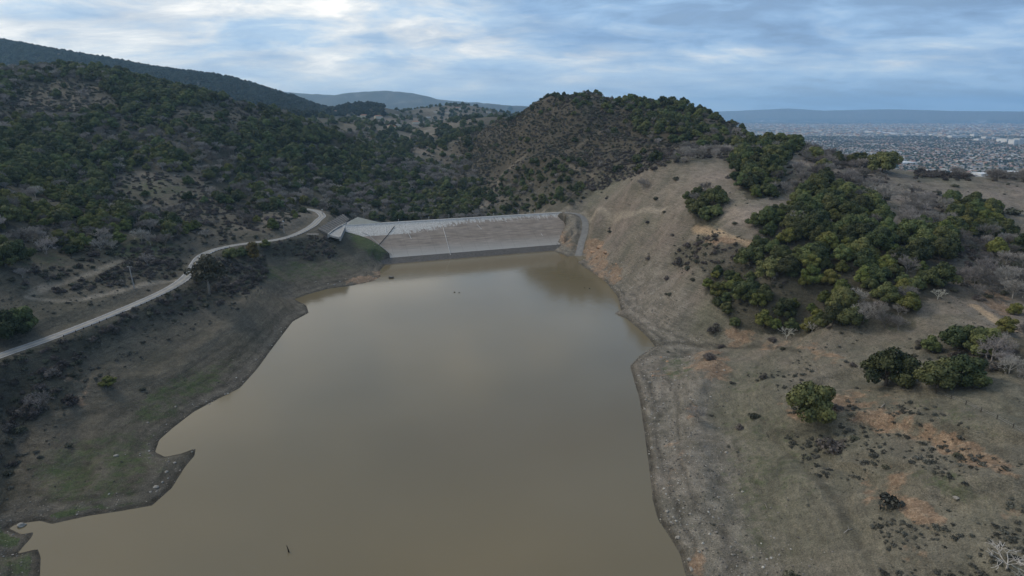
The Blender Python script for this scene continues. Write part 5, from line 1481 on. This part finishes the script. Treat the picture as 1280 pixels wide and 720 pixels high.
def far_woods():
    x, y, g = scatter_cells(-4300, 900, 1450, 4300, 17, 29)
    u = x / y; m = (u > -.95) & (u < .06); x, y = x[m], y[m]; z = ground_z(x, y)
    px, py, d = project(x, y, z)
    D = np.clip(.42 + 1.2 * fbm(x, y, 260, 4, 500), .06, .85)
    D = np.where((px > 400) & (y < 3300), D * .55, D)
    mtn = (px < 480) & (z > 110); D = np.where(mtn, .98, D)
    ok = (g.random(len(x)) < D); x, y, z, mtn = x[ok], y[ok], z[ok], mtn[ok]
    r, s, v = g.random(len(x)) * 6.28, 1.2 + 1.1 * g.random(len(x)), g.integers(0, 5, len(x)); k = ~mtn
    scatter('distant_woodland', x[k], y[k], z[k] - .5, r[k], s[k] * .8, v[k], KIND['oak'].protos)
    for n_, (a, b_) in enumerate([(95, 'far left'), (255, 'middle')]):
        q = C(a, {95: 69, 255: 95}[a], {95: 2905, 255: 2720}[a]); o = plant('laurel', q[0], q[1], float(ground_z(q[0], q[1])), 1.6, n_)
        tag(o, f'blackish evergreen on the skyline of the far dark mountain, {b_} of its crest', 'tree')
    scatter('mountain_forest', x[mtn], y[mtn], z[mtn] - .5, r[mtn], s[mtn], v[mtn] % 2, KIND['laurel'].protos)
    print('far', len(x))
far_woods()

# ------------------------------------------------------------------ the town on the valley floor
def house_mesh(name, w, d, h, wall, roof, flat=False):
    b = bpy.data.meshes.new(name); x, y = w / 2, d / 2; e = .5
    V = [(-x, -y, -1), (x, -y, -1), (x, y, -1), (-x, y, -1), (-x, -y, h), (x, -y, h), (x, y, h), (-x, y, h)]
    Fc = [(0, 1, 5, 4), (1, 2, 6, 5), (2, 3, 7, 6), (3, 0, 4, 7)]; mi = [0] * 4
    if flat: Fc.append((4, 5, 6, 7)); mi.append(1)
    else:
        V += [(-x - e, -y - e, h), (x + e, -y - e, h), (x + e, y + e, h), (-x - e, y + e, h), (-x * .55, 0, h + d * .22), (x * .55, 0, h + d * .22)]
        Fc += [(8, 9, 13, 12), (10, 11, 12, 13), (9, 10, 13), (11, 8, 12)]; mi += [1] * 4
    b.from_pydata(V, [], Fc); b.materials.append(wall); b.materials.append(roof)
    for p, k in zip(b.polygons, mi): p.material_index = k
    b.update(); return b
WALLS = [simple('stucco_cream', (.50, .46, .38), .1), simple('stucco_white', (.62, .61, .58), .1), simple('stucco_grey', (.36, .35, .33), .1)]
ROOFS = [simple('roof_grey', (.17, .165, .16), .15), simple('roof_brown', (.14, .105, .085), .15), simple('roof_tile', (.24, .13, .09), .15), simple('roof_pale', (.40, .39, .37), .1)]
HM = [house_mesh('house', 17, 11, 3.4, WALLS[0], ROOFS[0]), house_mesh('house', 15, 12, 3.2, WALLS[1], ROOFS[1]), house_mesh('house', 19, 11, 5.6, WALLS[0], ROOFS[2]), house_mesh('house', 16, 12, 3.4, WALLS[2], ROOFS[3])]
def town():
    # streets as a bent grid of blocks; houses in rows along them, trees in between
    x, y, g = scatter_cells(300, 7200, 1800, 7600, 24, 71)
    u = x / y; m = (u > .18) & (u < .95); x, y = x[m], y[m]
    x = np.round(x / 48) * 48 + np.where(g.random(len(x)) < .5, -13, 13) + g.normal(0, 2, len(x)) + 20 * fbm(x, y, 500, 2, 600)
    z = ground_z(x, y)
    px, py, d = project(x, y, z)
    dens = np.clip(.62 + 1.1 * fbm(x, y, 420, 3, 601), 0, .9) * sstep(-90, -115, z)
    dens = dens * np.clip(sstep(9000, 4000, d), .35, 1)
    ok = (g.random(len(x)) < dens) & (px > 880) & (px < 1500)
    X_, Y_, Z_, px, py, d = x[ok], y[ok], z[ok], px[ok], py[ok], d[ok]
    ang = np.where(g.random(len(X_)) < .5, 0, math.pi / 2) + .35 + .15 * fbm(X_, Y_, 900, 2, 603)
    s = .85 + .45 * g.random(len(X_)); var = g.integers(0, 4, len(X_))
    vis = visible(X_, Y_, Z_, 5.0) & (px > 0) & (px < 1279)
    app = np.where(vis, s / d, 0); order = np.argsort(-app); ind = [j for j in order[:290] if vis[j]]
    rest = np.setdiff1d(np.arange(len(X_)), np.array(ind, int)); protos = [None] * 4
    kinds = ['cream house with a grey roof', 'white house with a brown roof', 'tall cream house with a tiled roof', 'grey house with a pale roof']
    for j in ind:
        v = int(var[j]); o = hmesh(HM[v], 'suburban_house', None, (X_[j], Y_[j], Z_[j])); o.rotation_euler = (0, 0, ang[j]); o.scale = (s[j],) * 3
        if protos[v] is None: protos[v] = [o]
        where = ['far left', 'left', 'middle', 'right', 'far right'][int(min(max((px[j] - 1040) / 240, 0), .999) * 5)]; row = 'front' if py[j] > np.percentile(py[ind], 60) else 'back'
        tag(o, f'{kinds[v]}, {where} of the {row} rows of nearest streets', 'house', 'houses in the nearest streets of the town')
    scatter('town_houses', X_[rest], Y_[rest], Z_[rest], ang[rest], s[rest], var[rest], protos)
    # the districts further out: larger roofs, rows thinning into the haze
    x, y, g = scatter_cells(600, 13000, 7500, 17000, 62, 91)
    u = x / y; m = (u > .22) & (u < .9); x, y = x[m], y[m]; z = ground_z(x, y); px, py, d = project(x, y, z)
    dens = np.clip(.40 + 1.3 * fbm(x, y, 900, 3, 621), .03, .9); ok = (g.random(len(x)) < dens) & (px > 870) & (px < 1400); x, y, z = x[ok], y[ok], z[ok]
    scatter('outlying_town', x, y, z, .35 + (g.random(len(x)) < .5) * 1.57, 1.5 + 2.2 * g.random(len(x)) ** 3, g.integers(0, 4, len(x)), protos)
    # street and garden trees
    x, y, g = scatter_cells(300, 7200, 1500, 7600, 27, 81)
    u = x / y; m = (u > .12) & (u < .95); x, y = x[m], y[m]; z = ground_z(x, y); px, py, d = project(x, y, z)
    dens = np.clip(.50 + 1.0 * fbm(x, y, 300, 3, 611), .1, .85)
    ok = (g.random(len(x)) < dens) & (px > 860) & (px < 1500); x, y, z = x[ok], y[ok], z[ok]
    scatter('town_trees', x, y, z, g.random(len(x)) * 6.28, .8 + .8 * g.random(len(x)), g.integers(0, 5, len(x)), KIND['oak'].protos)
    x2, y2 = x + 11, y + 7; k = g.random(len(x)) < .45
    scatter('town_bare_trees', x2[k], y2[k], z[k], g.random(k.sum()) * 6.28, .9 + .6 * g.random(k.sum()), g.integers(0, 3, k.sum()), KIND['bare'].protos)
    print('town', len(X_), len(x))
town()
def big_building(px, py, w, dpt, h, label, grp, nm='warehouse', cat='building', mat=None):
    g = cast(px, py)
    if g is None: return
    base = empty(nm, g[:3], math.atan2(-g[0], g[1]) * .0 + .12)
    b = MB(); b.box((0, 0, h / 2 - 1), (w, dpt, h + 2)); wl = b.build('wall', mat or WALLS[1], base)
    b = MB(); b.box((0, 0, h + 1.0), (w + 1.5, dpt + 1.5, 1.2)); b.build('roof', WH if nm == 'warehouse' else ROOFS[3], base)
    if nm == 'office_building':
        for k in range(int(h / 9)):
            b = MB(); b.box((0, -dpt / 2 - .2, 4 + k * 9), (w * .92, .6, 3.2)); b.build('window_band', GL, wl)
    tag(base, label, cat, grp)
WH = simple('white_membrane_roof', (.74, .74, .74), .08, .02); GL = simple('dark_glazing', (.08, .10, .12), .1)
for px, py, w, d_, h in [(1100,169,120,80,9),(1122,170,100,70,9),(1136,171.5,90,60,10),(1052,168,80,60,9),(1060,170,70,50,9),(1272,177,90,60,9),(1240,178,90,50,9),(1262,180.5,60,50,9),(1087,183,60,45,8),(1216,197,55,45,7),(1110,153.5,220,120,10),(1125,154,180,120,10),(1095,153,200,160,12),
                         (995,149,260,200,12),(978,149,200,160,12),(1018,149.5,200,160,12),(1040,152,200,160,12),(965,165,90,60,8),(952,166,80,60,8),(985,168,70,50,8)]:
    big_building(px, py, w, d_, h, 'long low white-roofed building in the ' + ('far haze of the valley' if py < 156 else 'middle distance of the valley town') + (', left part' if px < 1050 else (', right part' if px > 1180 else ', middle part')), 'large white-roofed buildings in the valley')
for px, py, w, h in [(1152,154,80,16),(1168,154.5,60,16),(1199,156,180,24),(1220,155.5,50,30),(1236,157,70,28),(1246,157,60,24),(1255,158.5,50,30),(1262,159,60,34),(1271,160,55,42),(1278,160,70,50),(1226,158,50,22),(1181,155,70,18)]:
    big_building(px, py, w, 60, h, 'pale office block in the distant city centre' + (' near the right edge' if px > 1240 else ' left of its tallest towers'), 'office blocks of the distant city centre', 'office_building', 'building')
for px, py in [(495,145),(497,158),(488,160),(503,158),(455,147),(420,141),(448,148),(500,137),(560,142),(572,137),(610,141),(585,146),(545,141),(520,155),(492,162),(535,147),(600,145),(473,148)]:
    g = cast(px, py)
    o = hmesh(HM[random.randrange(3)], 'hillside_house', None, g[:3]); o.rotation_euler = (0, 0, random.uniform(0, 3)); o.scale = (1.25,) * 3
    tag(o, 'tiny pale house on the far hills beyond the valley, ' + ('left part' if px < 480 else ('right part' if px > 540 else 'middle part')), 'house', 'houses scattered on the far hills')

# ------------------------------------------------------------------ haze over the whole place
def haze():
    x0, x1, y0, y1, z0, z1 = -26000, 26000, -600, 29800, -345, 760
    b = MB(); b.box(((x0 + x1) / 2, (y0 + y1) / 2, (z0 + z1) / 2), (x1 - x0, y1 - y0, z1 - z0))
    m = bpy.data.materials.new('haze'); m.use_nodes = True; nt = m.node_tree; nt.nodes.clear()
    o = nt.nodes.new('ShaderNodeOutputMaterial'); v = nt.nodes.new('ShaderNodeVolumePrincipled')
    v.inputs['Color'].default_value = (.40, .69, 1.0, 1); v.inputs['Density'].default_value = 4.8e-5; v.inputs['Anisotropy'].default_value = 0.35
    nt.links.new(v.outputs[0], o.inputs['Volume'])
    q = b.build('haze', m); tag(q, kind='stuff')
haze()
